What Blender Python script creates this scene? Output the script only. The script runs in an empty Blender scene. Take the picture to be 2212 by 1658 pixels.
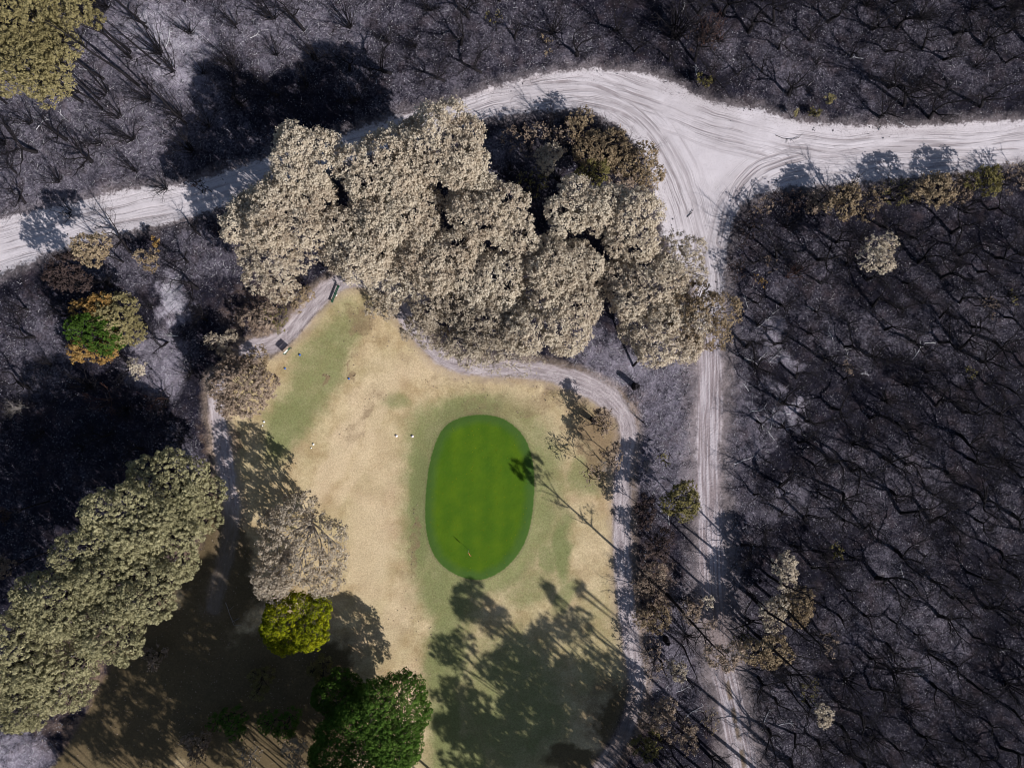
import bpy, math, random
import numpy as np
from mathutils import Vector

# ------------------------------------------------------------------ camera, sky, sun
S = 150.0 / 2212.0          # metres per sketch unit on the ground
H = 100.0                   # flying height of the camera
scene = bpy.context.scene
C = scene.collection
cam_d = bpy.data.cameras.new('camera')
cam_d.sensor_width = 36.0
cam_d.lens = 18.0 / (75.0 / H)
cam_d.clip_end = 6000.0
cam = bpy.data.objects.new('camera', cam_d)
cam.location = (0, 0, H)
cam.rotation_euler = (0, 0, 0)
C.objects.link(cam)
scene.camera = cam

SUN_EL = math.radians(34.0)
SH = np.array([-0.755, 0.655])            # direction shadows fall on the ground
w = bpy.data.worlds.new('World')
scene.world = w
w.use_nodes = True
nt = w.node_tree
bg = nt.nodes['Background']
sky = nt.nodes.new('ShaderNodeTexSky')
sky.sky_type = 'NISHITA'
sky.sun_disc = False
sky.sun_elevation = SUN_EL
sky.sun_rotation = math.atan2(-SH[0], -SH[1])
nt.links.new(sky.outputs[0], bg.inputs[0])
bg.inputs[1].default_value = 0.057
sun_d = bpy.data.lights.new('sun', 'SUN')
sun_d.energy = 4.6
sun_d.angle = math.radians(0.5)
sun_d.color = (1.0, 0.965, 0.93)
sun = bpy.data.objects.new('sun', sun_d)
sun.rotation_euler = Vector((SH[0] * math.cos(SUN_EL), SH[1] * math.cos(SUN_EL), -math.sin(SUN_EL))).to_track_quat('-Z', 'Y').to_euler()
sun.location = (60, -50, 80)
C.objects.link(sun)
scene.view_settings.view_transform = 'Standard'
scene.view_settings.look = 'None'
scene.view_settings.gamma = 1.0
scene.view_settings.exposure = 0.42
scene.cycles.filter_width = 1.05
scene.cycles.max_bounces = 5
scene.cycles.diffuse_bounces = 2
scene.cycles.transmission_bounces = 2
scene.cycles.transparent_max_bounces = 4

rng = np.random.default_rng(7)
PI = math.pi


def W(dx, dy, z=0.0):
    """sketch position of something at height z -> world x, y"""
    k = S * (H - z) / H
    return (dx - 1106.0) * k, (829.0 - dy) * k


# ------------------------------------------------------------------ numpy helpers
def hash2(ix, iy, seed):
    h = (ix.astype(np.int64) * 374761393 + iy.astype(np.int64) * 668265263 + seed * 982451653) & 0x7fffffff
    h = ((h ^ (h >> 13)) * 1274126177) & 0x7fffffff
    return ((h ^ (h >> 16)) & 0xffff) / 65535.0


def vnoise(x, y, seed=0):
    ix = np.floor(x); iy = np.floor(y)
    fx = x - ix; fy = y - iy
    fx = fx * fx * (3 - 2 * fx); fy = fy * fy * (3 - 2 * fy)
    a = hash2(ix, iy, seed); b = hash2(ix + 1, iy, seed)
    c = hash2(ix, iy + 1, seed); d = hash2(ix + 1, iy + 1, seed)
    return (a * (1 - fx) + b * fx) * (1 - fy) + (c * (1 - fx) + d * fx) * fy


def fbm(x, y, seed=0, n=4):
    t = 0; a = 0.5; s = 0
    for k in range(n):
        t = t + a * vnoise(x, y, seed + k * 17); s += a
        x = x * 2.03 + 11.3; y = y * 2.03 + 5.7; a *= 0.5
    return t / s


def sstep(a, b, x):
    t = np.clip((x - a) / (b - a), 0, 1)
    return t * t * (3 - 2 * t)


def catmull(pts, n=10, closed=False):
    P = np.array(pts, float)
    m = len(P)
    out = []
    rngi = range(m) if closed else range(m - 1)
    for i in rngi:
        p0 = P[(i - 1) % m] if closed else P[max(i - 1, 0)]
        p1 = P[i]; p2 = P[(i + 1) % m]
        p3 = P[(i + 2) % m] if closed else P[min(i + 2, m - 1)]
        for t in np.linspace(0, 1, n, endpoint=False):
            out.append(0.5 * (2 * p1 + (p2 - p0) * t + (2 * p0 - 5 * p1 + 4 * p2 - p3) * t * t + (3 * p1 - p0 - 3 * p2 + p3) * t ** 3))
    if not closed:
        out.append(P[-1])
    return np.array(out)


def to_w(pts):
    p = np.array(pts, float)
    return np.stack([(p[:, 0] - 1106) * S, (829 - p[:, 1]) * S], 1)


def seg_field(px, py, poly, closed=False):
    """distance, signed side, distance along for a polyline"""
    A = poly
    B = np.roll(poly, -1, 0) if closed else poly[1:]
    if not closed:
        A = poly[:-1]
    best = np.full(px.shape, 1e9); lat = np.zeros(px.shape); lon = np.zeros(px.shape)
    acc = 0.0
    for a, b in zip(A, B):
        d = b - a
        L2 = float(d @ d)
        if L2 < 1e-9:
            continue
        L = math.sqrt(L2)
        t = np.clip(((px - a[0]) * d[0] + (py - a[1]) * d[1]) / L2, 0, 1)
        qx = px - (a[0] + t * d[0]); qy = py - (a[1] + t * d[1])
        dd = qx * qx + qy * qy
        m = dd < best
        best = np.where(m, dd, best)
        sg = np.sign(d[0] * qy - d[1] * qx)
        lat = np.where(m, sg * np.sqrt(dd), lat)
        lon = np.where(m, acc + t * L, lon)
        acc += L
    return np.sqrt(best), lat, lon


def inside(px, py, poly):
    r = np.zeros(px.shape, bool)
    n = len(poly)
    for i in range(n):
        x1, y1 = poly[i]; x2, y2 = poly[(i + 1) % n]
        if y1 == y2:
            continue
        c = ((y1 > py) != (y2 > py)) & (px < (x2 - x1) * (py - y1) / (y2 - y1) + x1)
        r ^= c
    return r


def poly_sdf(px, py, poly):
    d, _, _ = seg_field(px, py, poly, True)
    return np.where(inside(px, py, poly), d, -d)


# ------------------------------------------------------------------ outlines in sketch units
ROAD = [(-400, 640), (-120, 520), (0, 474), (150, 440), (260, 412), (400, 396), (520, 358), (640, 320), (760, 283), (860, 250), (960, 224), (1060, 192),
        (1150, 166), (1250, 150), (1330, 152), (1420, 166), (1500, 204), (1560, 226), (1640, 236), (1720, 262), (1850, 272),
        (2000, 270), (2130, 262), (2212, 258), (2400, 250), (2700, 240), (2700, 345), (2400, 345), (2212, 352), (2060, 372), (1940, 384), (1800, 398),
        (1700, 404), (1640, 420), (1600, 446), (1578, 490), (1568, 560), (1560, 640), (1552, 700), (1512, 700), (1500, 620),
        (1460, 560), (1430, 490), (1416, 410), (1388, 330), (1335, 275), (1262, 238), (1160, 240), (1040, 258), (900, 300), (780, 340),
        (640, 388), (520, 430), (410, 468), (300, 494), (160, 528), (60, 566), (0, 592), (-120, 650), (-400, 790)]
TRACK = [(1530, 640), (1532, 720), (1533, 800), (1532, 900), (1530, 1000), (1532, 1100), (1536, 1200), (1540, 1290), (1549, 1370), (1566, 1450), (1583, 1530),
         (1600, 1610), (1612, 1670), (1640, 1800), (1680, 2000)]
TRACK_HW = 1.75
PATH1 = [(905, 640), (860, 622), (800, 604), (745, 606), (700, 632), (655, 684), (618, 726), (580, 748), (535, 758)]
PATH2 = [(470, 820), (468, 880), (478, 950), (490, 1030), (500, 1110), (490, 1190), (468, 1270), (462, 1310)]
PATH3 = [(860, 660), (905, 725), (960, 775), (1030, 793), (1100, 796), (1190, 806), (1280, 838), (1342, 888), (1358, 940), (1346, 1010), (1343, 1100), (1345, 1200),
         (1352, 1300), (1366, 1400), (1376, 1480), (1358, 1560), (1320, 1630), (1260, 1720)]
PATH_HW = 1.22
TURF = [(770, 618), (800, 625), (850, 655), (890, 722), (950, 785), (1030, 808), (1100, 812), (1190, 824), (1270, 856), (1325, 900), (1338, 940), (1326, 1010),
        (1324, 1100), (1326, 1200), (1333, 1300), (1347, 1400), (1357, 1480), (1338, 1556), (1300, 1620), (1240, 1720), (1220, 1900), (60, 1900), (90, 1700), (160, 1590), (240, 1440),
        (360, 1290), (430, 1190), (450, 1120), (462, 1040), (460, 960), (455, 890), (475, 840), (540, 790), (600, 766), (640, 730), (676, 686), (716, 648), (745, 622)]
GREEN = [(1032, 895), (990, 903), (958, 924), (938, 963), (925, 1017), (919, 1080), (919, 1125), (925, 1165), (940, 1202), (967, 1229), (1000, 1246), (1032, 1251), (1062, 1244),
         (1097, 1221), (1128, 1182), (1145, 1136), (1153, 1080), (1154, 1020), (1146, 975), (1130, 940), (1100, 911), (1068, 898)]
RUT4 = [(1566, 520), (1584, 450), (1606, 400), (1650, 366), (1720, 345), (1800, 340)]
RUT5 = [(1500, 560), (1486, 470), (1452, 370), (1400, 285), (1330, 236), (1240, 215), (1120, 224)]
RUT1 = [(-200, 620), (0, 535), (200, 478), (420, 430), (640, 355), (860, 278), (1060, 222), (1200, 190), (1330, 196), (1450, 235), (1600, 290), (1800, 322), (2000, 320), (2212, 305), (2500, 295)]
RUT2 = [(860, 270), (1060, 214), (1180, 190), (1290, 200), (1380, 250), (1440, 330), (1480, 420), (1512, 520), (1528, 620), (1532, 720)]
RUT3 = [(1536, 660), (1548, 560), (1560, 490), (1590, 430), (1650, 380), (1750, 345), (1880, 335), (2050, 335), (2212, 322)]

road_w = catmull(to_w(ROAD), 5, True)
track_w = catmull(to_w(TRACK), 5)
p1_w = catmull(to_w(PATH1), 6); p2_w = catmull(to_w(PATH2), 6); p3_w = catmull(to_w(PATH3), 6)
turf_w = catmull(to_w(TURF), 4, True)
green_w = catmull(to_w(GREEN), 4, True)
rut_w = [catmull(to_w(r), 5) for r in (RUT1, RUT2, RUT3, RUT4, RUT5)]


def blobs(px, py, lst, warp=1.0):
    """soft union of rotated ellipses: (dx, dy, rx, ry, degrees, strength)"""
    m = np.zeros(px.shape)
    px, py = (px + warp * ((fbm(px * .22, py * .22, 301, 3) - .5) * 5.5 + (fbm(px * 1.1, py * 1.1, 331, 3) - .5) * 2.6),
              py + warp * ((fbm(px * .22, py * .22, 311, 3) - .5) * 5.5 + (fbm(px * 1.1, py * 1.1, 341, 3) - .5) * 2.6))
    for dx, dy, rx, ry, a, s in lst:
        x = (px - (dx - 1106) * S); y = (py - (829 - dy) * S)
        c, q = math.cos(math.radians(a)), math.sin(math.radians(a))
        u = (x * c + y * q) / (rx * S); v = (-x * q + y * c) / (ry * S)
        m = np.maximum(m, s * sstep(1.35, 0.45, np.sqrt(u * u + v * v)))
    return m


LUSH = [(690, 800, 190, 62, 60, .75), (625, 905, 110, 58, 62, .85), (740, 690, 80, 50, 60, .4), (905, 1090, 40, 200, 0, .95), (1010, 885, 110, 34, 8, .85), (925, 950, 50, 60, 45, .8), (960, 1280, 70, 110, 30, .85), (1040, 1060, 140, 190, 0, .55),
        (965, 1420, 52, 160, -8, .85), (965, 1560, 44, 110, 0, .95), (990, 1650, 70, 90, 0, .9), (1185, 1080, 46, 170, 0, .6), (1215, 1190, 30, 90, 0, .95), (1180, 1210, 26, 50, 0, .8), (1265, 1030, 60, 45, 20, .7), (1225, 1290, 26, 60, -30, .7),
        (1150, 1270, 70, 50, 20, .6), (850, 872, 36, 24, 0, .6), (1290, 1400, 90, 160, 0, .4), (1100, 1520, 150, 190, 0, .75), (450, 1420, 120, 200, 0, .3)]
BROWN = [(1190, 862, 110, 30, 12, .6), (1010, 838, 150, 26, 6, .5), (1260, 900, 60, 40, 30, .6), (880, 770, 60, 40, 40, .5), (830, 720, 40, 50, 0, .45), (770, 910, 110, 26, 62, .6), (765, 690, 55, 40, 20, .75), (730, 740, 60, 35, 40, .35), (1060, 880, 110, 26, 5, .55), (900, 1400, 60, 150, 10, .4), (800, 1380, 90, 120, 0, .3),
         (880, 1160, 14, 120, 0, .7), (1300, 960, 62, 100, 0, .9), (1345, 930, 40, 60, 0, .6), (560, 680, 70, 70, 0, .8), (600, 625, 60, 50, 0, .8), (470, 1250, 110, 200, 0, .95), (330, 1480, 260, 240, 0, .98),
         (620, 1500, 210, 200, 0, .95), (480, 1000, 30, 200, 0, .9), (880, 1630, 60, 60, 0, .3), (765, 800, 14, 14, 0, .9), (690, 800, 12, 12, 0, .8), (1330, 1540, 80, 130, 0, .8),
         (800, 760, 60, 18, 45, .45), (505, 745, 60, 40, 0, .7), (1400, 1290, 52, 110, 0, .85), (1340, 860, 40, 30, 0, .5)]
PALE = [(740, 960, 190, 34, 62, .9), (800, 850, 90, 40, 45, .8), (900, 800, 130, 40, -12, .7), (820, 1000, 60, 120, 0, .55), (800, 1180, 60, 150, 0, .8), (860, 1330, 40, 100, -20, .6), (790, 960, 200, 22, 66, .7), (1090, 850, 110, 26, -10, .5),
        (1180, 930, 40, 60, 0, .5), (890, 1560, 40, 140, 0, .8), (1280, 1200, 36, 120, 0, .45), (1230, 1350, 60, 60, 0, .4)]
SOIL_SHADE = [(230, 1640, 190, 110, 0, 1), (160, 1600, 110, 90, 0, 1), (330, 1480, 250, 210, 0, 1), (470, 1240, 90, 170, 0, .9), (600, 1480, 200, 160, 0, 1), (560, 1600, 240, 120, 0, 1), (1340, 1560, 60, 110, 0, .8), (1250, 1640, 90, 50, 0, .7)]  # brown earth patches, also used to paint in shade
ASH = [(350, 90, 160, 110, -40, .95), (200, 220, 330, 230, 0, .52), (620, 60, 260, 110, 0, .55), (100, 400, 240, 110, 15, .5), (900, 90, 280, 150, 0, .32), (1150, 80, 200, 120, 0, .3), (1430, 920, 80, 220, 0, .55), (1330, 790, 110, 60, -30, .7),
       (1480, 850, 55, 260, 0, .62), (1600, 900, 60, 420, 0, .40), (1450, 1420, 90, 160, 0, .46), (1690, 1560, 130, 150, 0, .38), (1662, 715, 26, 40, 20, .85), (1690, 760, 44, 18, -35, .85), (1640, 690, 22, 16, 0, .7), (1700, 895, 46, 20, 25, .95), (1660, 915, 30, 26, 0, .8), (1720, 930, 30, 12, -20, .7), (1680, 860, 16, 30, 0, .6), (1640, 960, 80, 30, 60, .5), (1700, 1080, 70, 50, 20, .5),
       (365, 640, 40, 60, 0, 1.1), (340, 780, 70, 90, 0, .7), (440, 550, 100, 70, 0, .45), (60, 760, 120, 130, 0, .32), (400, 1000, 60, 60, 0, .55), (40, 1640, 80, 80, 0, .8), (1560, 120, 60, 50, 0, .35),
       (1900, 130, 400, 150, 0, .27), (2080, 700, 150, 120, 0, .28), (1860, 720, 150, 80, 0, .3), (1760, 560, 120, 110, 0, .26), (1900, 1040, 200, 130, 0, .28), (2000, 1380, 130, 130, 0, .3), (1900, 1340, 140, 100, 0, .34), (1950, 1200, 80, 60, 0, .3), (2150, 1120, 90, 90, 0, .26),
       (520, 320, 90, 60, 0, .3), (260, 560, 120, 60, 0, .35), (1640, 560, 60, 60, 0, .2), (1560, 1300, 90, 150, 0, .35), (1740, 640, 90, 90, 0, .25), (1050, 330, 90, 60, 0, .5), (1160, 330, 110, 60, 0, .3)]


def fields(px, py):
    f = {}
    sroad = poly_sdf(px, py, road_w)
    dtr, ltr, otr = seg_field(px, py, track_w)
    f['sand'] = sroad
    wob = (fbm(px * .35, py * .35, 91, 3) - .5)
    f['track'] = TRACK_HW + wob * 1.0 - dtr
    f['trk_lat'] = ltr
    f['trk_lon'] = otr
    dp = None
    for pw in (p1_w, p2_w, p3_w):
        d, l, o = seg_field(px, py, pw)
        if dp is None:
            dp, lp, op = d, l, o
        else:
            m = d < dp
            dp = np.where(m, d, dp); lp = np.where(m, l, lp); op = np.where(m, o + 40, op)
    hw = PATH_HW + blobs(px, py, [(1290, 845, 70, 60, 0, .45), (560, 748, 40, 30, 0, .5)]) - blobs(px, py, [(960, 750, 120, 60, 0, .25)])
    f['path'] = hw - dp
    f['path_lat'] = lp
    f['path_lon'] = op
    f['turf'] = poly_sdf(px, py, turf_w)
    f['green'] = poly_sdf(px, py, green_w)
    for k in range(5):
        d, l, o = seg_field(px, py, rut_w[k])
        f['lat%d' % k] = l; f['lon%d' % k] = o
    ring = sstep(-6.5, -1.2, f['green'] + (fbm(px * .2, py * .2, 77, 3) - .5) * 4) * (.78 - .4 * sstep(-14, 6, py) * sstep(-8, 2, px))
    f['lush'] = np.maximum(blobs(px, py, LUSH, .4), ring)
    f['brown'] = blobs(px, py, BROWN)
    f['ash'] = np.maximum(0.09, blobs(px, py, ASH))
    f['pale'] = blobs(px, py, PALE, .4)
    f['soil_shade'] = blobs(px, py, SOIL_SHADE)
    return f


def zone_of(f):
    z = np.zeros(f['sand'].shape, int)          # 0 ground
    z = np.where(f['turf'] > 0, 4, z)
    z = np.where(f['path'] > 0, 3, z)
    z = np.where(f['track'] > 0, 2, z)
    z = np.where(f['sand'] > 0, 1, z)
    z = np.where(f['green'] > 0, 5, z)
    return z


def relief(px, py, f):
    z = (fbm(px * .03, py * .03, 5, 2) - .5) * .5
    soft = np.maximum.reduce([sstep(-.6, .6, f['sand']), sstep(-.6, .5, f['turf']), sstep(-.4, .3, f['path']), sstep(-.6, .6, f['track'])])
    rough = (fbm(px * .9, py * .9, 21, 4) - .5) * .42 + (fbm(px * .25, py * .25, 31, 2) - .5) * .5
    z = z + rough * (1 - soft) + (fbm(px * .6, py * .6, 41, 3) - .5) * .07 * soft
    z = z - .14 * sstep(-.8, 1.8, f['sand'])
    z = z - .08 * sstep(-.2, .5, f['path']) - .08 * sstep(-.3, .6, f['track'])
    z = z + .22 * sstep(-2.2, 1.0, f['green'])
    return z


def ground_z(x, y):
    px = np.array([x], float); py = np.array([y], float)
    return float(relief(px, py, fields_l(px, py))[0])


def fields_l(px, py):
    return {'sand': poly_sdf(px, py, road_w), 'turf': poly_sdf(px, py, turf_w), 'green': poly_sdf(px, py, green_w),
            'track': TRACK_HW - seg_field(px, py, track_w)[0],
            'path': PATH_HW - np.minimum.reduce([seg_field(px, py, q)[0] for q in (p1_w, p2_w, p3_w)])}


# ------------------------------------------------------------------ node helpers
class Mat:
    def __init__(self, name):
        self.m = bpy.data.materials.new(name)
        self.m.use_nodes = True
        self.t = self.m.node_tree
        self.t.nodes.clear()
        self.out = self.t.nodes.new('ShaderNodeOutputMaterial')

    def new(self, ty, **kw):
        n = self.t.nodes.new('ShaderNode' + ty)
        for k, v in kw.items():
            setattr(n, k, v)
        return n

    def put(self, sock, v):
        if isinstance(v, (int, float)):
            sock.default_value = v
        elif isinstance(v, tuple):
            sock.default_value = v if len(v) == len(sock.default_value) else (*v, 1.0)
        else:
            self.t.links.new(v, sock)

    def math(self, op, a, b=0.0, c=None, clamp=False):
        n = self.new('Math', operation=op, use_clamp=clamp)
        self.put(n.inputs[0], a); self.put(n.inputs[1], b)
        if c is not None:
            self.put(n.inputs[2], c)
        return n.outputs[0]

    def attr(self, name):
        n = self.new('Attribute', attribute_name=name)
        return n.outputs['Fac']

    def noise(self, vec, scale, detail=3, rough=.55):
        n = self.new('TexNoise')
        self.put(n.inputs['Vector'], vec)
        n.inputs['Scale'].default_value = scale
        n.inputs['Detail'].default_value = detail
        n.inputs['Roughness'].default_value = rough
        return n.outputs['Fac']

    def vec(self, x, y, z=0.0):
        n = self.new('CombineXYZ')
        self.put(n.inputs[0], x); self.put(n.inputs[1], y); self.put(n.inputs[2], z)
        return n.outputs[0]

    def mix(self, f, a, b):
        n = self.new('Mix', data_type='RGBA')
        self.put(n.inputs[0], f); self.put(n.inputs[6], a); self.put(n.inputs[7], b)
        return n.outputs[2]

    def step(self, lo, hi, v):
        n = self.new('MapRange', interpolation_type='SMOOTHSTEP')
        self.put(n.inputs[0], v)
        n.inputs[1].default_value = lo; n.inputs[2].default_value = hi
        return n.outputs[0]

    def lin(self, lo, hi, a, b, v):
        n = self.new('MapRange')
        self.put(n.inputs[0], v)
        n.inputs[1].default_value = lo; n.inputs[2].default_value = hi
        n.inputs[3].default_value = a; n.inputs[4].default_value = b
        return n.outputs[0]


def ground_material():
    g = Mat('ground_surface')
    pos = g.new('NewGeometry').outputs['Position']
    nf = g.noise(pos, 3.2, 5, .65)
    nm = g.noise(pos, .55, 4, .6)
    nb = g.noise(pos, .09, 3, .5)
    nx = g.noise(pos, 7.5, 2, .6)
    A = {k: g.attr(k) for k in ('sand', 'track', 'trk_lat', 'trk_lon', 'path', 'path_lat', 'path_lon', 'turf', 'green', 'lush', 'brown', 'ash',
                                'lat0', 'lon0', 'lat1', 'lon1', 'lat2', 'lon2', 'lat3', 'lon3', 'lat4', 'lon4', 'pale', 'soil_shade')}
    c = lambda n, k: g.math('MULTIPLY', g.math('SUBTRACT', n, .5), k)
    # burnt ground: char, ash, flecks
    v = g.math('ADD', A['ash'], c(nm, .75))
    v = g.math('ADD', v, c(nf, 1.25))
    v = g.math('ADD', v, c(nx, .5))
    v = g.math('ADD', v, c(nb, .55))
    v = g.math('MAXIMUM', v, 0.0)
    burnt = g.mix(g.step(.0, 1.15, v), (.0105, .0098, .0185), (.262, .236, .29))
    burnt = g.mix(g.math('MULTIPLY', g.step(.8, 1.35, v), .8), burnt, (.52, .495, .55))
    rust = g.math('MULTIPLY', g.step(.48, .68, g.noise(pos, .33, 4, .65)), .38)
    burnt = g.mix(rust, burnt, g.mix(nf, (.02, .013, .016), (.12, .085, .088)))
    fl = g.math('MULTIPLY', g.step(.66, .73, nx), g.step(.40, .62, g.math('ADD', nm, g.math('MULTIPLY', A['ash'], .22))))
    burnt = g.mix(g.math('MULTIPLY', fl, .6), burnt, (.36, .35, .40))
    burnt = g.mix(g.math('MULTIPLY', A['brown'], g.math('MULTIPLY', g.step(.35, .6, nm), .85)), burnt, g.mix(nf, (.09, .055, .04), (.30, .21, .15)))
    # wheel ruts
    ruts = None
    for k in range(5):
        la = g.math('ADD', A['lat%d' % k], c(g.noise(pos, .07, 2), 2.5))
        n1 = g.noise(g.vec(g.math('MULTIPLY', la, 1.7), g.math('MULTIPLY', A['lon%d' % k], .05), k * 7.0), 1.0, 4, .7)
        n2 = g.noise(g.vec(g.math('MULTIPLY', la, .75), g.math('MULTIPLY', A['lon%d' % k], .03), k * 5.0 + 3.0), 1.0, 3, .6)
        wgt = g.step(4.6, 1.2, g.math('ABSOLUTE', A['lat%d' % k])) if k < 3 else g.step(2.6, .8, g.math('ABSOLUTE', A['lat%d' % k]))
        patch = g.step(.30, .56, g.noise(pos, .13 + .03 * k, 3))
        r = g.math('MULTIPLY', g.step(.48, .64, n1), patch)
        r = g.math('MULTIPLY', g.math('MAXIMUM', r, g.math('MULTIPLY', g.step(.50, .68, n2), .62)), wgt)
        ruts = r if ruts is None else g.math('MAXIMUM', ruts, r)
    sand = g.mix(g.math('ADD', g.math('MULTIPLY', nm, .6), g.math('MULTIPLY', nb, .4)), (.44, .40, .425), (.66, .615, .65))
    sand = g.mix(g.math('MULTIPLY', ruts, .85), sand, (.225, .19, .20))
    sand = g.mix(g.math('MULTIPLY', g.step(.52, .75, nf), .35), sand, (.30, .27, .275))
    sand = g.mix(g.math('MULTIPLY', g.step(.46, .68, g.noise(pos, .11, 4, .6)), .42), sand, g.mix(nf, (.30, .26, .27), (.42, .38, .395)))
    dirt = g.math('MULTIPLY', g.step(.57, .66, nx), g.step(2.9, -.1, g.math('ADD', A['sand'], c(nm, 3.0))))
    sand = g.mix(g.math('MULTIPLY', dirt, .8), sand, (.07, .055, .05))
    # straight track
    tl = g.math('ABSOLUTE', A['trk_lat'])
    tn = g.noise(g.vec(g.math('MULTIPLY', A['trk_lat'], 3.0), g.math('MULTIPLY', A['trk_lon'], .12), 3.0), 1.0, 4, .6)
    trk = g.mix(g.step(.38, .62, tn), (.25, .205, .215), (.47, .42, .45))
    centre = g.math('MULTIPLY', g.math('MULTIPLY', g.step(.55, .15, tl), g.step(36.0, 50.0, A['trk_lon'])), g.step(.4, .55, nm))
    trk = g.mix(g.math('MULTIPLY', centre, .8), trk, (.15, .105, .06))
    worn = g.math('MULTIPLY', g.step(40.0, 46.0, A['trk_lon']), g.step(60.0, 50.0, A['trk_lon']))
    trk = g.mix(g.math('MULTIPLY', worn, .7), trk, g.mix(nf, (.10, .075, .07), (.25, .19, .175)))
    # cart path
    pn = g.noise(g.vec(g.math('MULTIPLY', A['path_lat'], 2.2), g.math('MULTIPLY', A['path_lon'], .35), 9.0), 1.0, 4, .65)
    pth = g.mix(g.step(.3, .7, pn), (.25, .21, .22), (.50, .44, .455))
    pth = g.mix(g.math('MULTIPLY', g.step(.55, .7, nf), .4), pth, (.17, .13, .12))
    # turf
    straw = g.mix(g.step(.3, .7, g.noise(pos, .35, 4, .6)), (.36, .265, .15), (.55, .44, .28))
    straw = g.mix(g.math('MULTIPLY', g.step(.5, .75, g.noise(pos, 1.6, 4, .65)), .45), straw, (.31, .225, .125))
    straw = g.mix(g.math('MULTIPLY', g.step(.42, .66, g.noise(pos, .12, 5, .6)), .4), straw, g.mix(nf, (.27, .235, .115), (.38, .33, .18)))
    straw = g.mix(g.math('MULTIPLY', g.step(.5, .7, g.noise(pos, .15, 5, .6)), .4), straw, (.43, .30, .205))
    straw = g.mix(g.math('MULTIPLY', g.step(.1, 1.0, g.math('ADD', A['pale'], c(nm, .3))), .7), straw, g.mix(nf, (.50, .385, .255), (.66, .535, .38)))
    lv = g.math('ADD', A['lush'], g.math('ADD', c(nm, .5), c(nf, .55)))
    lush = g.mix(g.math('ADD', g.math('MULTIPLY', nf, .6), g.math('MULTIPLY', nm, .4)), (.09, .12, .042), (.245, .256, .112))
    turf = g.mix(g.math('MULTIPLY', g.step(-.05, 1.05, lv), .95), straw, lush)
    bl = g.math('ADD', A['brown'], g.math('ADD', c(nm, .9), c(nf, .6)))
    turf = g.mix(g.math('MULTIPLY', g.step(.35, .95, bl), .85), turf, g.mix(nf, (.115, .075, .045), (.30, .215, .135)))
    speck = g.step(.70, .76, nx)
    turf = g.mix(g.math('MULTIPLY', speck, .14), turf, (.13, .09, .05))
    turf = g.mix(g.math('MULTIPLY', g.step(.3, .7, g.math('ADD', A['soil_shade'], c(nm, .5))), .92), turf, g.mix(g.math('ADD', g.math('MULTIPLY', nf, .5), g.math('MULTIPLY', nm, .5)), (.035, .027, .016), (.165, .122, .066)))  # brown earth deepened in colour to paint the shade lying over it
    grain = g.noise(pos, 4.6, 5, .78)
    gm_ = g.new('Mix', data_type='RGBA', blend_type='MULTIPLY')
    gm_.inputs[0].default_value = 1.0
    g.put(gm_.inputs[6], turf); g.put(gm_.inputs[7], g.mix(g.step(.28, .72, grain), (.72, .70, .67), (1.2, 1.2, 1.18)))
    turf = gm_.outputs[2]
    # putting green: mown bands, collar
    sx = g.new('SeparateXYZ'); g.t.links.new(pos, sx.inputs[0])
    band = g.math('SINE', g.math('MULTIPLY', g.math('ADD', sx.outputs[0], c(nb, 2.0)), 2.1))
    band = g.math('ADD', g.math('MULTIPLY', band, .10), g.noise(pos, .35, 4, .6))
    grn = g.mix(g.step(.15, .9, band), (.044, .102, .005), (.074, .134, .005))
    grn = g.mix(g.math('MULTIPLY', g.step(.5, .72, nf), .3), grn, (.032, .085, .006))
    grn = g.mix(g.math('MULTIPLY', g.step(.45, .75, grain), .42), grn, (.085, .125, .012))
    col_w = g.step(1.9, .5, g.math('ADD', A['green'], c(nm, .9)))
    grn = g.mix(g.math('MULTIPLY', col_w, .6), grn, (.046, .092, .026))
    # assemble with broken edges
    e = g.math('ADD', c(nm, 1.6), c(nf, 1.0))
    base = burnt
    verge = g.math('MULTIPLY', g.step(-3.4, .3, g.math('ADD', A['track'], c(nm, 5.0))), .75)
    base = g.mix(verge, base, g.mix(nf, (.11, .085, .085), (.36, .31, .315)))
    base = g.mix(g.step(-.5, .5, g.math('ADD', A['turf'], e)), base, turf)
    base = g.mix(g.math('MULTIPLY', g.math('MULTIPLY', g.step(-1.6, -.2, g.math('ADD', A['path'], e)), .5), g.math('SUBTRACT', 1.0, A['soil_shade'])), base, g.mix(nf, (.22, .16, .12), (.44, .35, .29)))
    paved = g.math('MULTIPLY', g.math('SUBTRACT', 1.0, g.math('MULTIPLY', A['soil_shade'], .9)), g.step(-.4, .45, g.math('ADD', A['path'], g.math('MULTIPLY', e, .8))))  # path fades out under the painted shade
    base = g.mix(paved, base, pth)
    base = g.mix(g.step(-.5, .5, g.math('ADD', A['track'], e)), base, trk)
    base = g.mix(g.math('MULTIPLY', g.step(-2.2, .3, g.math('ADD', A['sand'], g.math('ADD', c(nm, 4.0), c(nf, 1.5)))), .45), base, g.mix(nf, (.13, .10, .10), (.40, .35, .355)))
    base = g.mix(g.step(-.28, .34, g.math('ADD', A['sand'], g.math('ADD', c(g.noise(pos, .7, 6, .72), 2.8), c(nf, 1.6)))), base, sand)
    rim = g.math('MULTIPLY', g.step(-.45, -.1, A['green']), g.step(.12, -.05, A['green']))
    base = g.mix(g.math('MULTIPLY', rim, .35), base, (.13, .12, .06))
    base = g.mix(g.step(-.1, .12, g.math('ADD', A['green'], c(nf, .3))), base, grn)
    b = g.new('BsdfPrincipled')
    g.put(b.inputs['Base Color'], base)
    b.inputs['Roughness'].default_value = .95
    b.inputs['Specular IOR Level'].default_value = .12
    bump = g.new('Bump')
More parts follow.
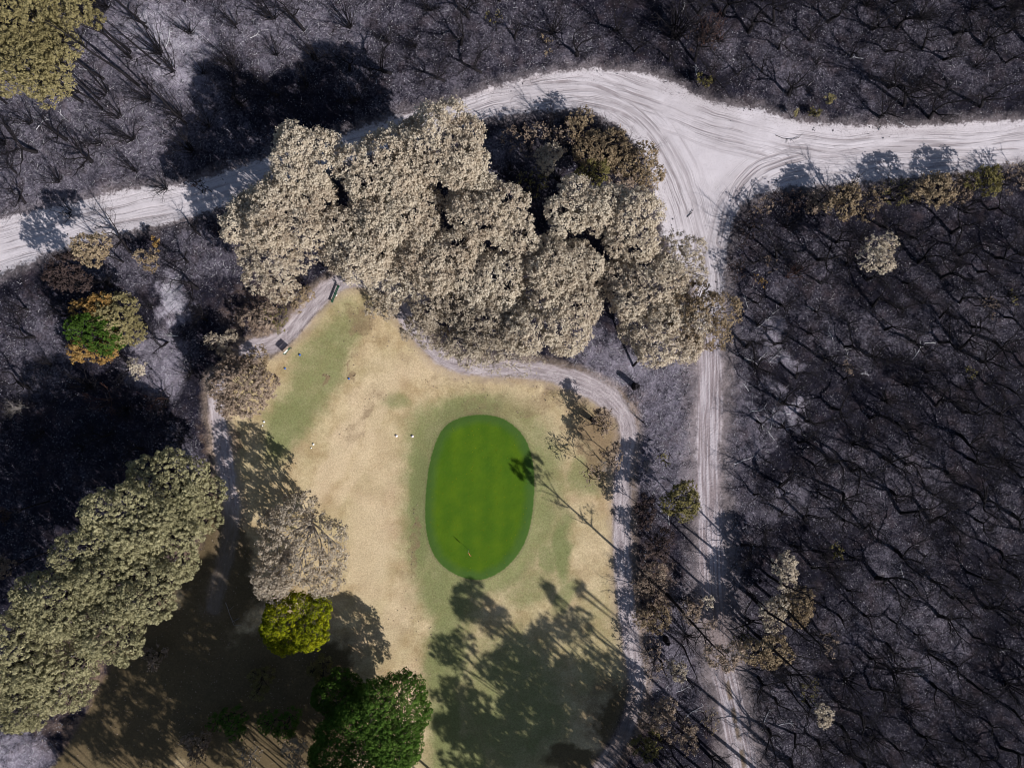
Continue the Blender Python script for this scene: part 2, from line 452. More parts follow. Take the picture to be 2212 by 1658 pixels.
    bump.inputs['Strength'].default_value = 1.0
    bump.inputs['Distance'].default_value = 1.0
    calm = g.math('MAXIMUM', g.step(-.5, .5, A['sand']), g.step(-.5, .5, A['turf']))
    hgt = g.math('MULTIPLY', g.math('ADD', nf, g.math('MULTIPLY', nx, .5)), g.lin(0, 1, .14, .03, calm))
    hgt = g.math('ADD', hgt, g.math('MULTIPLY', g.math('MULTIPLY', ruts, -.055), g.step(-.3, .5, A['sand'])))
    hgt = g.math('ADD', hgt, g.math('MULTIPLY', g.math('MULTIPLY', tn, .06), g.step(-.5, .5, A['track'])))
    g.put(bump.inputs['Height'], hgt)
    g.t.links.new(bump.outputs[0], b.inputs['Normal'])
    g.t.links.new(b.outputs[0], g.out.inputs[0])
    return g.m


def leaf_material(name, cols, transl=.25):
    g = Mat(name)
    geo = g.new('NewGeometry')
    r = geo.outputs['Random Per Island']
    ramp = g.new('ValToRGB')
    ramp.color_ramp.interpolation = 'LINEAR'
    els = ramp.color_ramp.elements
    for i, cl in enumerate(cols):
        p = i / max(1, len(cols) - 1)
        e = els[i] if i < 2 else els.new(p)
        e.position = p
        e.color = (*cl, 1)
    big = g.noise(geo.outputs['Position'], .42, 2, .5)
    ob = g.new('ObjectInfo').outputs['Random']
    g.put(ramp.inputs[0], g.math('ADD', g.math('ADD', g.math('MULTIPLY', r, .5), g.lin(.3, .7, 0, .36, big)), g.math('MULTIPLY', ob, .18)))
    d = g.new('BsdfDiffuse'); t = g.new('BsdfTranslucent'); m = g.new('MixShader')
    g.put(d.inputs[0], ramp.outputs[0]); g.put(t.inputs[0], ramp.outputs[0])
    m.inputs[0].default_value = transl
    g.t.links.new(d.outputs[0], m.inputs[1]); g.t.links.new(t.outputs[0], m.inputs[2])
    g.t.links.new(m.outputs[0], g.out.inputs[0])
    return g.m


def solid(name, a, b, scale=6.0, rough=.85, spec=.2):
    g = Mat(name)
    pos = g.new('TexCoord').outputs['Object']
    n = g.noise(pos, scale, 4, .6)
    p = g.new('BsdfPrincipled')
    g.put(p.inputs['Base Color'], g.mix(g.step(.3, .7, n), a, b))
    p.inputs['Roughness'].default_value = rough
    p.inputs['Specular IOR Level'].default_value = spec
    bump = g.new('Bump'); bump.inputs['Distance'].default_value = .02
    g.put(bump.inputs['Height'], n)
    g.t.links.new(bump.outputs[0], p.inputs['Normal'])
    g.t.links.new(p.outputs[0], g.out.inputs[0])
    return g.m


LEAF = {
    'scorched': leaf_material('scorched_leaf', [(.28, .21, .15), (.50, .42, .33), (.65, .575, .465), (.72, .655, .55)], .42),
    'palegrey': leaf_material('pale_leaf', [(.20, .155, .11), (.42, .36, .285), (.60, .53, .435)], .4),
    'pine': leaf_material('yellowed_needle', [(.14, .132, .07), (.295, .275, .155), (.45, .415, .25)], .2),
    'yellow': leaf_material('yellow_leaf', [(.12, .10, .045), (.25, .215, .105), (.37, .32, .175)], .25),
    'brown': leaf_material('brown_leaf', [(.13, .092, .072), (.27, .205, .158), (.42, .34, .275)], .25),
    'tan': leaf_material('tan_leaf', [(.14, .10, .062), (.28, .212, .138), (.41, .33, .22)], .25),
    'orange': leaf_material('orange_leaf', [(.17, .085, .03), (.30, .18, .06), (.38, .29, .14)], .2),
    'lime': leaf_material('lime_leaf', [(.06, .085, .008), (.21, .23, .012), (.46, .42, .016)], .25),
    'dark': leaf_material('dark_green_leaf', [(.034, .075, .013), (.066, .13, .022), (.125, .195, .042)], .25),
    'green': leaf_material('green_leaf', [(.03, .06, .011), (.07, .125, .022)], .25),
    'olive': leaf_material('olive_leaf', [(.09, .08, .03), (.16, .14, .055), (.22, .19, .09)], .2),
    'rust': leaf_material('rust_twig', [(.032, .023, .023), (.075, .054, .05)], .1),  # toned near black so shrubs beside the path pass for shadow
}
M_GROUND = ground_material()
M_CHAR = solid('charred_bark', (.006, .005, .007), (.02, .017, .02), 9, .9, .15)
M_BARK = solid('grey_bark', (.05, .04, .035), (.14, .115, .10), 7, .9, .15)
M_PALE = solid('pale_dead_wood', (.22, .19, .17), (.40, .36, .34), 6, .9, .15)
M_ASHW = solid('white_ash_wood', (.42, .41, .44), (.66, .65, .68), 6, .95, .1)
M_FLAKE = solid('ash_flake', (.17, .165, .19), (.42, .41, .45), 2.2, .95, .1)
M_RUSTW = solid('rusty_twig_wood', (.05, .025, .02), (.13, .07, .055), 6, .9, .1)
M_GREENP = solid('dark_green_paint', (.008, .045, .024), (.014, .065, .035), 3, .5, .4)
M_WHITE = solid('white_paint', (.72, .72, .70), (.80, .80, .78), 5, .4, .4)
M_PINK = solid('pinkish_white_paint', (.68, .60, .64), (.76, .68, .71), 5, .4, .4)
M_BLUE = solid('blue_paint', (.03, .09, .32), (.05, .13, .40), 5, .45, .4)
M_FLAG = solid('orange_flag_cloth', (.85, .20, .08), (.90, .42, .25), 4, .7, .2)
M_HOLE = solid('hole_cup', (.01, .01, .01), (.02, .02, .02), 4, .8, .2)


# ------------------------------------------------------------------ mesh builders
def quads(name, V, Q, mat, smooth=False, attrs=None):
    V = np.asarray(V, np.float32); Q = np.asarray(Q, np.int32)
    me = bpy.data.meshes.new(name)
    me.vertices.add(len(V)); me.vertices.foreach_set('co', V.ravel())
    me.loops.add(Q.size); me.loops.foreach_set('vertex_index', Q.ravel())
    me.polygons.add(len(Q)); me.polygons.foreach_set('loop_start', np.arange(0, Q.size, 4, dtype=np.int32))
    if smooth:
        me.polygons.foreach_set('use_smooth', np.ones(len(Q), bool))
    if attrs:
        for k, v in attrs.items():
            a = me.attributes.new(k, 'FLOAT', 'POINT')
            a.data.foreach_set('value', np.asarray(v, np.float32))
    me.materials.append(mat)
    me.update()
    me.validate()
    return me


def link(name, me, parent=None):
    o = bpy.data.objects.new(name, me)
    C.objects.link(o)
    if parent is not None:
        o.parent = parent
    return o


def tag(o, label=None, cat=None, group=None, kind=None):
    if label: o['label'] = label
    if cat: o['category'] = cat
    if group: o['group'] = group
    if kind: o['kind'] = kind
    return o


def thing(name, label, cat, loc, group=None, rz=0.0):
    o = bpy.data.objects.new(name, None)
    o.empty_display_size = .5
    o.location = loc
    o.rotation_euler = (0, 0, rz)
    C.objects.link(o)
    return tag(o, label, cat, group)


class Tubes:
    def __init__(self):
        self.V = []; self.Q = []; self.n = 0

    def add(self, pts, rad, sides=5):
        P = np.asarray(pts, float); R = np.asarray(rad, float)
        n = len(P)
        T = np.gradient(P, axis=0)
        T /= np.linalg.norm(T, axis=1)[:, None] + 1e-9
        ref = np.array([0, 0, 1.0]) if abs(T[0][2]) < .9 else np.array([1.0, 0, 0])
        U = np.cross(T, ref); U /= np.linalg.norm(U, axis=1)[:, None] + 1e-9
        Wv = np.cross(T, U)
        a = np.linspace(0, 2 * PI, sides, endpoint=False)
        ring = P[:, None, :] + R[:, None, None] * (np.cos(a)[None, :, None] * U[:, None, :] + np.sin(a)[None, :, None] * Wv[:, None, :])
        i = np.arange(n - 1)[:, None] * sides; j = np.arange(sides)[None, :]; j2 = (j + 1) % sides
        q = np.stack([i + j, i + j2, i + sides + j2, i + sides + j], -1).reshape(-1, 4) + self.n
        self.V.append(ring.reshape(-1, 3)); self.Q.append(q); self.n += n * sides

    def mesh(self, name, mat):
        return quads(name, np.concatenate(self.V), np.concatenate(self.Q), mat, True)


class Boxes:
    """bevel-edged boxes and lathed solids in one part mesh"""
    def __init__(self):
        self.V = []; self.Q = []; self.n = 0

    def box(self, c, s, bev=.01):
        x, y, z = np.array(s) / 2
        b = min(bev, x * .4, y * .4, z * .4)
        rings = []
        for zz, k in ((-z, b), (-z + b, 0), (z - b, 0), (z, b)):
            X = x - k; Y = y - k
            rings += [(-X, -Y, zz), (X, -Y, zz), (X, Y, zz), (-X, Y, zz)]
        V = np.array(rings) + np.array(c)
        Q = [(3, 2, 1, 0), (12, 13, 14, 15)]
        for r in range(3):
            for j in range(4):
                Q.append((r * 4 + j, r * 4 + (j + 1) % 4, r * 4 + 4 + (j + 1) % 4, r * 4 + 4 + j))
        self.V.append(V); self.Q.append(np.array(Q) + self.n); self.n += len(V)

    def lathe(self, prof, c=(0, 0, 0), sides=16):
        a = np.linspace(0, 2 * PI, sides, endpoint=False)
        V = np.array([[(r * math.cos(t), r * math.sin(t), z) for t in a] for r, z in prof]).reshape(-1, 3) + np.array(c)
        Q = []
        for i in range(len(prof) - 1):
            for j in range(sides):
                k = (j + 1) % sides
                Q.append((i * sides + j, i * sides + k, (i + 1) * sides + k, (i + 1) * sides + j))
        self.V.append(V); self.Q.append(np.array(Q) + self.n); self.n += len(V)

    def mesh(self, name, mat, smooth=False):
        return quads(name, np.concatenate(self.V), np.concatenate(self.Q), mat, smooth)


def unit(v):
    return v / (np.linalg.norm(v, axis=-1, keepdims=True) + 1e-9)


def leaf_mesh(name, P, N, L, Wd, mat, r):
    n = len(P)
    N = unit(N)
    A = unit(np.cross(N, unit(r.normal(size=(n, 3)))))
    B = np.cross(N, A)
    L = L[:, None] * .5; Wd = Wd[:, None] * .5
    V = np.stack([P + A * L, P + B * Wd + A * L * .15, P - A * L, P - B * Wd + A * L * .15], 1).reshape(-1, 3)
    Q = np.arange(4 * n).reshape(-1, 4)
    return quads(name, V, Q, mat)


def wiggle(p, d, L, n, r, amp, up=0.0):
    """a crooked chain of n points from p along d"""
    pts = [np.array(p, float)]
    d = np.array(d, float); d /= np.linalg.norm(d)
    for i in range(n - 1):
        d = d + r.normal(size=3) * amp + np.array([0, 0, up])
        d /= np.linalg.norm(d)
        pts.append(pts[-1] + d * L / (n - 1))
    return np.array(pts), d


# ------------------------------------------------------------------ ground, roads, fairway, green
def axis(a, step, far):
    x = np.arange(-a, a + step * .5, step)
    e = []; v = a; st = step
    while v < far:
        st *= 1.35; v += st; e.append(v)
    e = np.array(e)
    return np.concatenate([-e[::-1], x, e])


gx = axis(86, .24, 1600); gy = axis(66, .24, 1600)
GX, GY = np.meshgrid(gx, gy)
px, py = GX.ravel(), GY.ravel()
F = fields(px, py)
pz = relief(px, py, F)
Z = zone_of(F)
nx, ny = len(gx), len(gy)
idx = np.arange(nx * ny).reshape(ny, nx)
FQ = np.stack([idx[:-1, :-1], idx[:-1, 1:], idx[1:, 1:], idx[1:, :-1]], -1).reshape(-1, 4)
FZ = Z[FQ[:, 0]]
PV = np.stack([px, py, pz], 1)
for k, (nm, lab) in enumerate([('ground', 'burnt black and grey forest floor with ash'), ('sandy_road', 'pale sandy road curving across the burnt land and splitting at a fork'),
                               ('dirt_track', 'straight narrow dirt track with two wheel lines'), ('cart_path', 'narrow grey path curving round the fairway'),
                               ('fairway', 'dry straw coloured fairway grass with green patches'), ('putting_green', 'bright green oval putting green')]):
    q = FQ[FZ == k]
    u, inv = np.unique(q, return_inverse=True)
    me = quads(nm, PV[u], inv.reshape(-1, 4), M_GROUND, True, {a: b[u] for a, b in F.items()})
    tag(link(nm, me), lab, None, None, 'structure')


def zone_at(x, y):
    f = fields(x, y)
    return zone_of(f), f, relief(x, y, f)


# ------------------------------------------------------------------ leafy trees
def crown_mesh(name, R, mat, r, nsub=8, sub=.42, dens=3.0, tuft=.34, nleaf=14, leaf=(.34, .2), gap=.15, knob=False, zflat=.8, crease=.72):
    rx, ry, rz = R
    Rm = (rx + ry) / 2
    subs = []
    for i in range(nsub):
        rho = math.sqrt((i + .35) / nsub) * (1 - sub * .62)
        th = i * 2.39996 + r.uniform(-.35, .35)
        c = np.array([rx * rho * math.cos(th), ry * rho * math.sin(th), rz * math.sqrt(max(0, 1 - rho ** 2)) * .75 + r.uniform(-.25, .25) * rz])
        subs.append((c, Rm * sub * r.uniform(.78, 1.2)))
    tufts = []; outs = []
    for c, sr in subs:
        n = int(2 * PI * sr * sr * dens * 1.15)
        z = r.uniform(-.35, 1, n); a = r.uniform(0, 2 * PI, n)
        q = np.sqrt(1 - z * z)
        d = np.stack([q * np.cos(a), q * np.sin(a), z * zflat], 1)
        p = c + d * sr * r.uniform(.72, 1.08, n)[:, None]
        keep = r.random(n) > gap
        keep &= vnoise(p[:, 0] * .9 + 31, p[:, 1] * .9 + p[:, 2] * .5, int(r.integers(999))) > gap * .55
        for c2, s2 in subs:
            if s2 is sr and c2 is c:
                continue
            keep &= (np.linalg.norm((p - c2) / np.array([1, 1, zflat]), axis=1) > s2 * crease)
        tufts.append(p[keep]); outs.append(d[keep])
    T = np.concatenate(tufts); O = unit(np.concatenate(outs))
    if knob:                                     # keep the tufts apart so each reads as a knob
        cell = np.floor(T / .58).astype(int)
        _, first = np.unique(cell @ np.array([1, 1009, 1000003]), return_index=True)
        T = T[first]; O = O[first]
    n = len(T)
    ts = tuft * r.uniform(.7, 1.3, n)
    TT = np.repeat(T, nleaf, 0); OO = np.repeat(O, nleaf, 0); tt = np.repeat(ts, nleaf)
    dd = unit(r.normal(size=(n * nleaf, 3)) + OO * .5)
    if knob:
        P = TT + dd * (tt * r.uniform(.75, 1.05, n * nleaf))[:, None]
        N = dd + r.normal(size=dd.shape) * .25
    else:
        P = TT + dd * (tt * r.uniform(.05, 1.2, n * nleaf))[:, None]
        N = OO * .7 + r.normal(size=dd.shape) * .62 + np.array([.22, -.2, .35])
    L = leaf[0] * r.uniform(.65, 1.3, len(P)); Wd = leaf[1] * r.uniform(.65, 1.3, len(P))
    return leaf_mesh(name, P, N, L, Wd, mat, r), subs


STYLE = {
    'gum': dict(sub=.42, dens=4.4, tuft=.40, nleaf=22, leaf=(.29, .17), gap=.10, zflat=.95, crease=.8),
    'thin': dict(sub=.44, dens=3.6, tuft=.34, nleaf=17, leaf=(.27, .155), gap=.16, zflat=.9),
    'patchy': dict(sub=.36, dens=4.2, tuft=.40, nleaf=20, leaf=(.29, .17), gap=.34, zflat=.9, crease=.8),
    'wisp': dict(sub=.48, dens=2.2, tuft=.34, nleaf=10, leaf=(.26, .13), gap=.36),
    'pine': dict(sub=.44, dens=7.0, tuft=.33, nleaf=30, leaf=(.26, .13), gap=.04, knob=True),
    'bush': dict(sub=.52, dens=5.0, tuft=.30, nleaf=15, leaf=(.30, .15), gap=.10),
    'conifer': dict(sub=.47, dens=8.0, tuft=.40, nleaf=38, leaf=(.28, .14), gap=.03, knob=True),
}


def leafy_tree(name, label, cat, dx, dy, rx, ry, h, leaf, style='gum', group=None, base=None, bark=None, nsub=None, depth=None, seed=None, ground_pos=False, fork_k=.62, tk=.013):
    r = np.random.default_rng(seed if seed is not None else int(abs(dx) * 7 + abs(dy) * 13 + 5))
    R_px = (rx + ry) / 2
    rm = R_px * S
    rz = depth if depth else min(rm * .75, h * .4)
    zc = max(h - rz * 1.25, h * .35)
    k = 1.0 if ground_pos else (H - zc - rz * .5) / H
    wx, wy = (W(dx, dy) if ground_pos else W(dx, dy, zc + rz * .5))
    if base:
        bx, by = W(*base)
    else:
        bx, by = wx + r.uniform(-.4, .4), wy + r.uniform(-.4, .4)
    bz = ground_z(bx, by)
    t = thing(name, label, cat, (bx, by, bz), group)
    off = np.array([wx - bx, wy - by, zc])
    st = dict(STYLE[style])
    n = nsub or int(np.clip(3 + rm * rm * .28, 3, 13))
    me, subs = crown_mesh('crown', (rx * S * k, ry * S * k, rz), LEAF[leaf], r, nsub=n, **st)
    cr = link('crown', me, t)
    cr.location = off
    # trunk and limbs
    tr = Tubes()
    tr_r = max(.06, h * tk)
    fork = np.array([off[0] * fork_k, off[1] * fork_k, zc * fork_k])
    mid = fork * .5 + np.array([r.uniform(-.15, .15), r.uniform(-.15, .15), 0]) * h * .1
    tr.add(np.array([[0, 0, -.3], [0, 0, .1], mid, fork]), [tr_r * 1.35, tr_r * 1.15, tr_r * .9, tr_r * .8], 8)
    link('trunk', tr.mesh('trunk', bark or M_BARK), t)
    br = Tubes()
    for c, sr in subs:
        e = off + c
        m = fork + (e - fork) * .5 + r.normal(size=3) * .25 + np.array([0, 0, -.1 * sr])
        br.add(np.array([fork, m, e + np.array([0, 0, sr * .3])]), [tr_r * .62, tr_r * .36, .03], 5)
        for _ in range(7):
            d = unit(r.normal(size=3) + np.array([0, 0, .5]))
            br.add(np.array([m + (e - m) * r.uniform(0, 1), e + d * sr * .5, e + d * sr * 1.1]), [tr_r * .3, .05, .018], 4)
    link('branches', br.mesh('branches', M_PALE if leaf in ('scorched', 'palegrey') else (bark or M_BARK)), t)
    return t


T = leafy_tree
G1 = 'scorched gum trees in the middle clump'
mid = [  # dx, dy, rx, ry, h, leaf, style, label
    (668, 345, 70, 72, 16, 'scorched', 'gum', 'scorched gum with straggly crown reaching up to the shaded sandy road'),
    (622, 455, 92, 84, 15, 'scorched', 'gum', 'broad scorched gum crown at the upper left edge of the middle clump'),
    (545, 480, 55, 52, 13, 'scorched', 'gum', 'small scorched crown jutting out leftmost of the middle clump'),
    (590, 565, 78, 66, 12, 'scorched', 'thin', 'scorched tree at the lower left corner of the middle clump above the path'),
    (828, 372, 82, 72, 16, 'scorched', 'gum', 'round scorched gum beside the dark gap splitting the top of the middle clump'),
    (958, 318, 88, 78, 17.5, 'scorched', 'gum', 'brightest and tallest scorched gum at the top of the middle clump near the road'),
    (1015, 372, 46, 60, 15, 'scorched', 'gum', 'narrow scorched crown on the right flank of the tallest gum'),
    (865, 465, 96, 74, 15, 'scorched', 'gum', 'wide tan scorched gum in the heart of the middle clump'),
    (780, 520, 74, 84, 14, 'scorched', 'gum', 'scorched gum left of centre in the clump with orange tinged leaves'),
    (1048, 450, 72, 66, 15, 'scorched', 'gum', 'scorched gum bordering the dark burnt thicket in the middle clump'),
    (940, 555, 82, 62, 14, 'scorched', 'gum', 'scorched gum below the heart of the clump beside a bare black fork'),
    (1115, 510, 46, 58, 13, 'scorched', 'gum', 'slim scorched crown next to the dark cleft across the clump'),
    (860, 605, 70, 48, 11, 'scorched', 'thin', 'low scorched tree overhanging the end of the curved path'),
    (1045, 600, 78, 66, 13, 'scorched', 'gum', 'scorched gum in the lower middle of the clump under a dark branch gap'),
    (965, 655, 74, 50, 10.5, 'palegrey', 'thin', 'pale thin crowned tree above the straw grass on the lower edge of the clump'),
    (1245, 452, 62, 56, 14, 'scorched', 'gum', 'upper round gum of the right lobe, under the brown shrubs by the bend'),
    (1345, 478, 72, 74, 13.5, 'scorched', 'gum', 'scorched gum on the right lobe closest to the sandy fork'),
    (1215, 575, 84, 60, 13, 'scorched', 'gum', 'scorched gum between the right lobe and the lower part of the clump'),
    (1068, 700, 74, 64, 11, 'palegrey', 'gum', 'pale scorched tree leaning over the wide bend of the cart path'),
    (1185, 680, 104, 82, 12, 'scorched', 'gum', 'large pale scorched tree at the bottom of the clump above the path'),
    (1390, 625, 84, 66, 12, 'scorched', 'gum', 'scorched gum left of the straight track at the right end of the clump'),
    (1475, 570, 58, 56, 10, 'palegrey', 'thin', 'see through pale tree standing on the sand of the fork'),
    (1440, 715, 84, 60, 12, 'scorched', 'gum', 'scorched tree above a bare black V shaped trunk by the track'),
    (1510, 690, 62, 76, 11, 'tan', 'thin', 'orange tan crown hanging across the straight dirt track'),
    (840, 655, 44, 34, 8, 'palegrey', 'thin', 'small pale tree at the tip of the fairway grass'),
    (925, 712, 60, 34, 8, 'palegrey', 'thin', 'pale low crown hiding the narrow path beside the fairway tip'),
    (1010, 752, 70, 34, 8.5, 'palegrey', 'thin', 'pale low crown hiding the path left of the wide bend'),
    (1105, 770, 70, 34, 8, 'palegrey', 'wisp', 'thin pale tree spreading over the grey cart path bend'),
]
for i, (dx, dy, rx, ry, h, lf, st, lab) in enumerate(mid):
    kw = {}
    if 'V shaped' in lab:
        kw = dict(base=(1368, 790), bark=M_CHAR)
    T('scorched_tree', lab, 'tree', dx, dy, rx * 1.14, ry * 1.14, h, lf, st, G1, seed=100 + i, **kw)

G2 = 'yellowed pines along the left edge'
pines = [
    (365, 1048, 80, 66, 13, 'topmost yellowed pine of the left stand, above the shaded ground'),
    (424, 1090, 64, 66, 10, 'yellowed pine touching the left side path'),
    (290, 1120, 84, 70, 18, 'tall yellowed pine on the dark upper rim of the left stand'),
    (365, 1165, 86, 70, 14, 'yellowed pine over the shaded brown ground beside the left path'),
    (215, 1210, 88, 70, 18, 'yellowed pine bordering the deep shade at the left'),
    (310, 1258, 82, 66, 17, 'yellowed pine in the middle of the left stand with dense knobs'),
    (140, 1300, 92, 72, 18, 'broad yellowed pine on the inner row of the left stand'),
    (235, 1345, 84, 66, 17, 'yellowed pine on the right front of the left stand'),
    (45, 1395, 82, 76, 18, 'yellowed pine cut by the left photo edge, upper one'),
    (140, 1452, 80, 66, 16, 'yellowed pine at the bottom right tip of the left stand'),
    (55, 1500, 84, 62, 16, 'lowest yellowed pine at the left photo edge above grey ash'),
]
for i, (dx, dy, rx, ry, h, lab) in enumerate(pines):
    T('pine_tree', lab, 'pine tree', dx, dy, rx * 1.08, ry * 1.08, h, 'pine', 'pine', G2, seed=200 + i, bark=M_CHAR)

G3 = 'yellow crowned trees in the upper left corner'
for i, (dx, dy, rx, ry, h, lab) in enumerate([
        (34, 44, 110, 78, 15, 'yellow crown filling the very corner at the upper left'),
        (170, 24, 58, 42, 14, 'small yellow brown crown on the top edge by black trunks'),
        (48, 140, 84, 74, 15, 'yellow crowned tree second from the top on the left edge'),
        (122, 165, 64, 62, 13, 'dull yellow crown fading to brown above fallen ash'),
        (105, 88, 70, 50, 14, 'yellow brown crown wedged between two larger yellow crowns')]):
    T('yellowed_tree', lab, 'tree', dx, dy, rx, ry, h, 'yellow', 'pine' if i != 3 else 'thin', G3, seed=300 + i, bark=M_CHAR)

# single trees and shrubs
T('half_green_tree', 'half green tree with orange scorched fringe in the burnt ground at left', 'tree', 206, 714, 54, 46, 8.8, 'green', 'bush', seed=400, bark=M_CHAR)
T('orange_shrub', 'orange yellow fringe shrub pressed against the half green tree', 'shrub', 256, 694, 52, 60, 7.2, 'yellow', 'bush', seed=401, bark=M_CHAR)
T('orange_shrub', 'orange shrub at the lower rim of the half green tree', 'shrub', 226, 742, 60, 32, 6.4, 'orange', 'bush', seed=402, bark=M_CHAR)
T('orange_shrub', 'small bright orange shrub in the burnt ground left of the half green tree', 'shrub', 172, 764, 32, 20, 3.5, 'orange', 'thin', seed=403, bark=M_CHAR)
T('orange_shrub', 'yellow shrub capping the top of the half green tree', 'shrub', 214, 672, 60, 28, 7.4, 'orange', 'bush', seed=404, bark=M_CHAR)
T('scorched_shrub', 'pale shrub just below the half green tree', 'shrub', 300, 792, 28, 22, 4, 'scorched', 'thin', seed=405, bark=M_CHAR)
T('tan_tree', 'tan crowned tree casting a blue shadow on the sandy road at left', 'tree', 205, 540, 46, 36, 9, 'tan', 'bush', seed=406, bark=M_CHAR)
T('dark_shrub', 'dark half burnt shrub under the tan tree by the left road', 'shrub', 150, 590, 60, 40, 9, 'rust', 'thin', seed=407, bark=M_CHAR)
T('tan_shrub', 'small tan shrub between the sandy road and white ash at left', 'shrub', 318, 560, 34, 22, 4, 'tan', 'thin', seed=408, bark=M_CHAR)
T('tan_shrub', 'orange tan sprig on the lower edge of the left road', 'shrub', 340, 526, 16, 14, 3, 'orange', 'thin', seed=409, bark=M_CHAR)
T('beige_shrub', 'beige shrub above the brown round tree left of the tee', 'shrub', 480, 742, 48, 27, 5, 'palegrey', 'thin', seed=410)
T('brown_tree', 'round brown leaved tree at the left edge of the tee grass', 'tree', 520, 838, 74, 64, 8, 'brown', 'bush', seed=411)
T('brown_tree', 'sparse brown tree top above the round brown tree', 'tree', 548, 786, 44, 34, 6, 'tan', 'thin', seed=412)
T('brown_shrub', 'low brown shrub beside the upper curved path near the sign', 'shrub', 566, 690, 46, 34, 3, 'brown', 'thin', seed=413)
T('brown_shrub', 'orange brown shrub between the middle clump and the curved path', 'shrub', 640, 645, 42, 28, 3, 'tan', 'thin', seed=414)
T('brown_shrub', 'low yellow brown shrub on the outer side of the curved path', 'shrub', 600, 690, 36, 30, 2.5, 'olive', 'wisp', seed=415)
T('grey_tree', 'round grey beige tree standing on the fairway left of the putting green', 'tree', 652, 1180, 112, 120, 11.5, 'palegrey', 'patchy', seed=416, base=(676, 1114), nsub=13, fork_k=.24, tk=.021)
T('grey_tree', 'silvery lower bough tree tucked under the grey beige fairway tree', 'tree', 600, 1270, 46, 34, 9, 'palegrey', 'gum', seed=417)
T('lime_tree', 'bright lime yellow conifer on the shaded fairway edge', 'tree', 636, 1340, 78, 68, 9, 'lime', 'conifer', seed=418)
T('green_tree', 'dark green pine at the lower edge beside the straw fairway', 'pine tree', 840, 1548, 78, 96, 9.5, 'dark', 'conifer', 'dark green pines at the lower edge', seed=419)
T('green_tree', 'dark green pine cut by the lower photo edge', 'pine tree', 778, 1622, 112, 92, 10, 'dark', 'conifer', 'dark green pines at the lower edge', seed=420)
T('green_tree', 'shaded dark green pine left of the pines by the fairway', 'pine tree', 735, 1500, 58, 56, 6.5, 'green', 'conifer', 'dark green pines at the lower edge', seed=421)
T('grey_shrub', 'grey shrub in the shade at the bottom, left of the dark green pines', 'shrub', 640, 1628, 40, 34, 4, 'palegrey', 'thin', seed=422)
T('grey_shrub', 'dim grey sprig in the shade left of the other grey shrub at the bottom', 'shrub', 535, 1640, 44, 24, 3, 'palegrey', 'wisp', seed=423)

for i, (dx, dy, rx, ry, h, lf, lab) in enumerate([
        (560, 1470, 40, 34, 2.5, 'olive', 'dim olive undergrowth shrub in deep shade below the lime conifer'), (500, 1560, 50, 36, 2.5, 'dark', 'dark green undergrowth shrub in the lower left shade'),
        (420, 1610, 44, 34, 2.2, 'brown', 'brown undergrowth shrub near the bottom edge in the lower left shade'), (610, 1560, 54, 40, 3, 'dark', 'dark green undergrowth shrub beside the big dark pines'),
        (330, 1420, 36, 26, 1.8, 'brown', 'low brown shrub in shade right of the yellowed pines'), (690, 1450, 40, 30, 3, 'olive', 'dull shrub wedged between the lime conifer and dark pines')]):
    T('undergrowth_shrub', lab, 'shrub', dx, dy, rx, ry, h, lf, 'thin', 'undergrowth in the lower left shade', seed=700 + i, bark=M_CHAR)

# thicket on the inside of the road bend
G4 = 'half burnt shrubs inside the road bend'
for i, (dx, dy, rx, ry, h, lf, st, lab) in enumerate([
        (1182, 345, 32, 24, 5, 'scorched', 'bush', 'small beige shrub in the middle of the dark thicket'),
        (1245, 268, 30, 32, 4, 'tan', 'thin', 'tan shrub nearest the sandy bend at the top of the thicket'),
        (1300, 318, 60, 34, 4.5, 'tan', 'bush', 'wide tan shrub on the upper right side of the thicket'),
        (1285, 372, 46, 30, 4.5, 'olive', 'thin', 'olive brown shrub above the right lobe of gums'),
        (1380, 358, 46, 42, 4.5, 'tan', 'bush', 'tan shrub hanging over the inner edge of the road bend'),
        (1345, 392, 42, 26, 4, 'brown', 'thin', 'brown shrub between the bend and the right lobe of gums'),
        (1215, 300, 40, 26, 4, 'brown', 'wisp', 'sparse brown shrub in the upper thicket'),
        (1140, 300, 46, 34, 4, 'brown', 'wisp', 'bare dark shrub beside the road at the left of the thicket'),
        (1150, 395, 36, 30, 4, 'olive', 'wisp', 'dull olive shrub beside the gum crowns in the thicket'),
        (1330, 290, 28, 18, 3.5, 'brown', 'thin', 'low brown shrub edging the sand at the top of the thicket')]):
    T('thicket_shrub', lab, 'shrub', dx, dy, rx * 1.12, ry * 1.12, h, lf, st, G4, seed=430 + i, bark=M_CHAR)

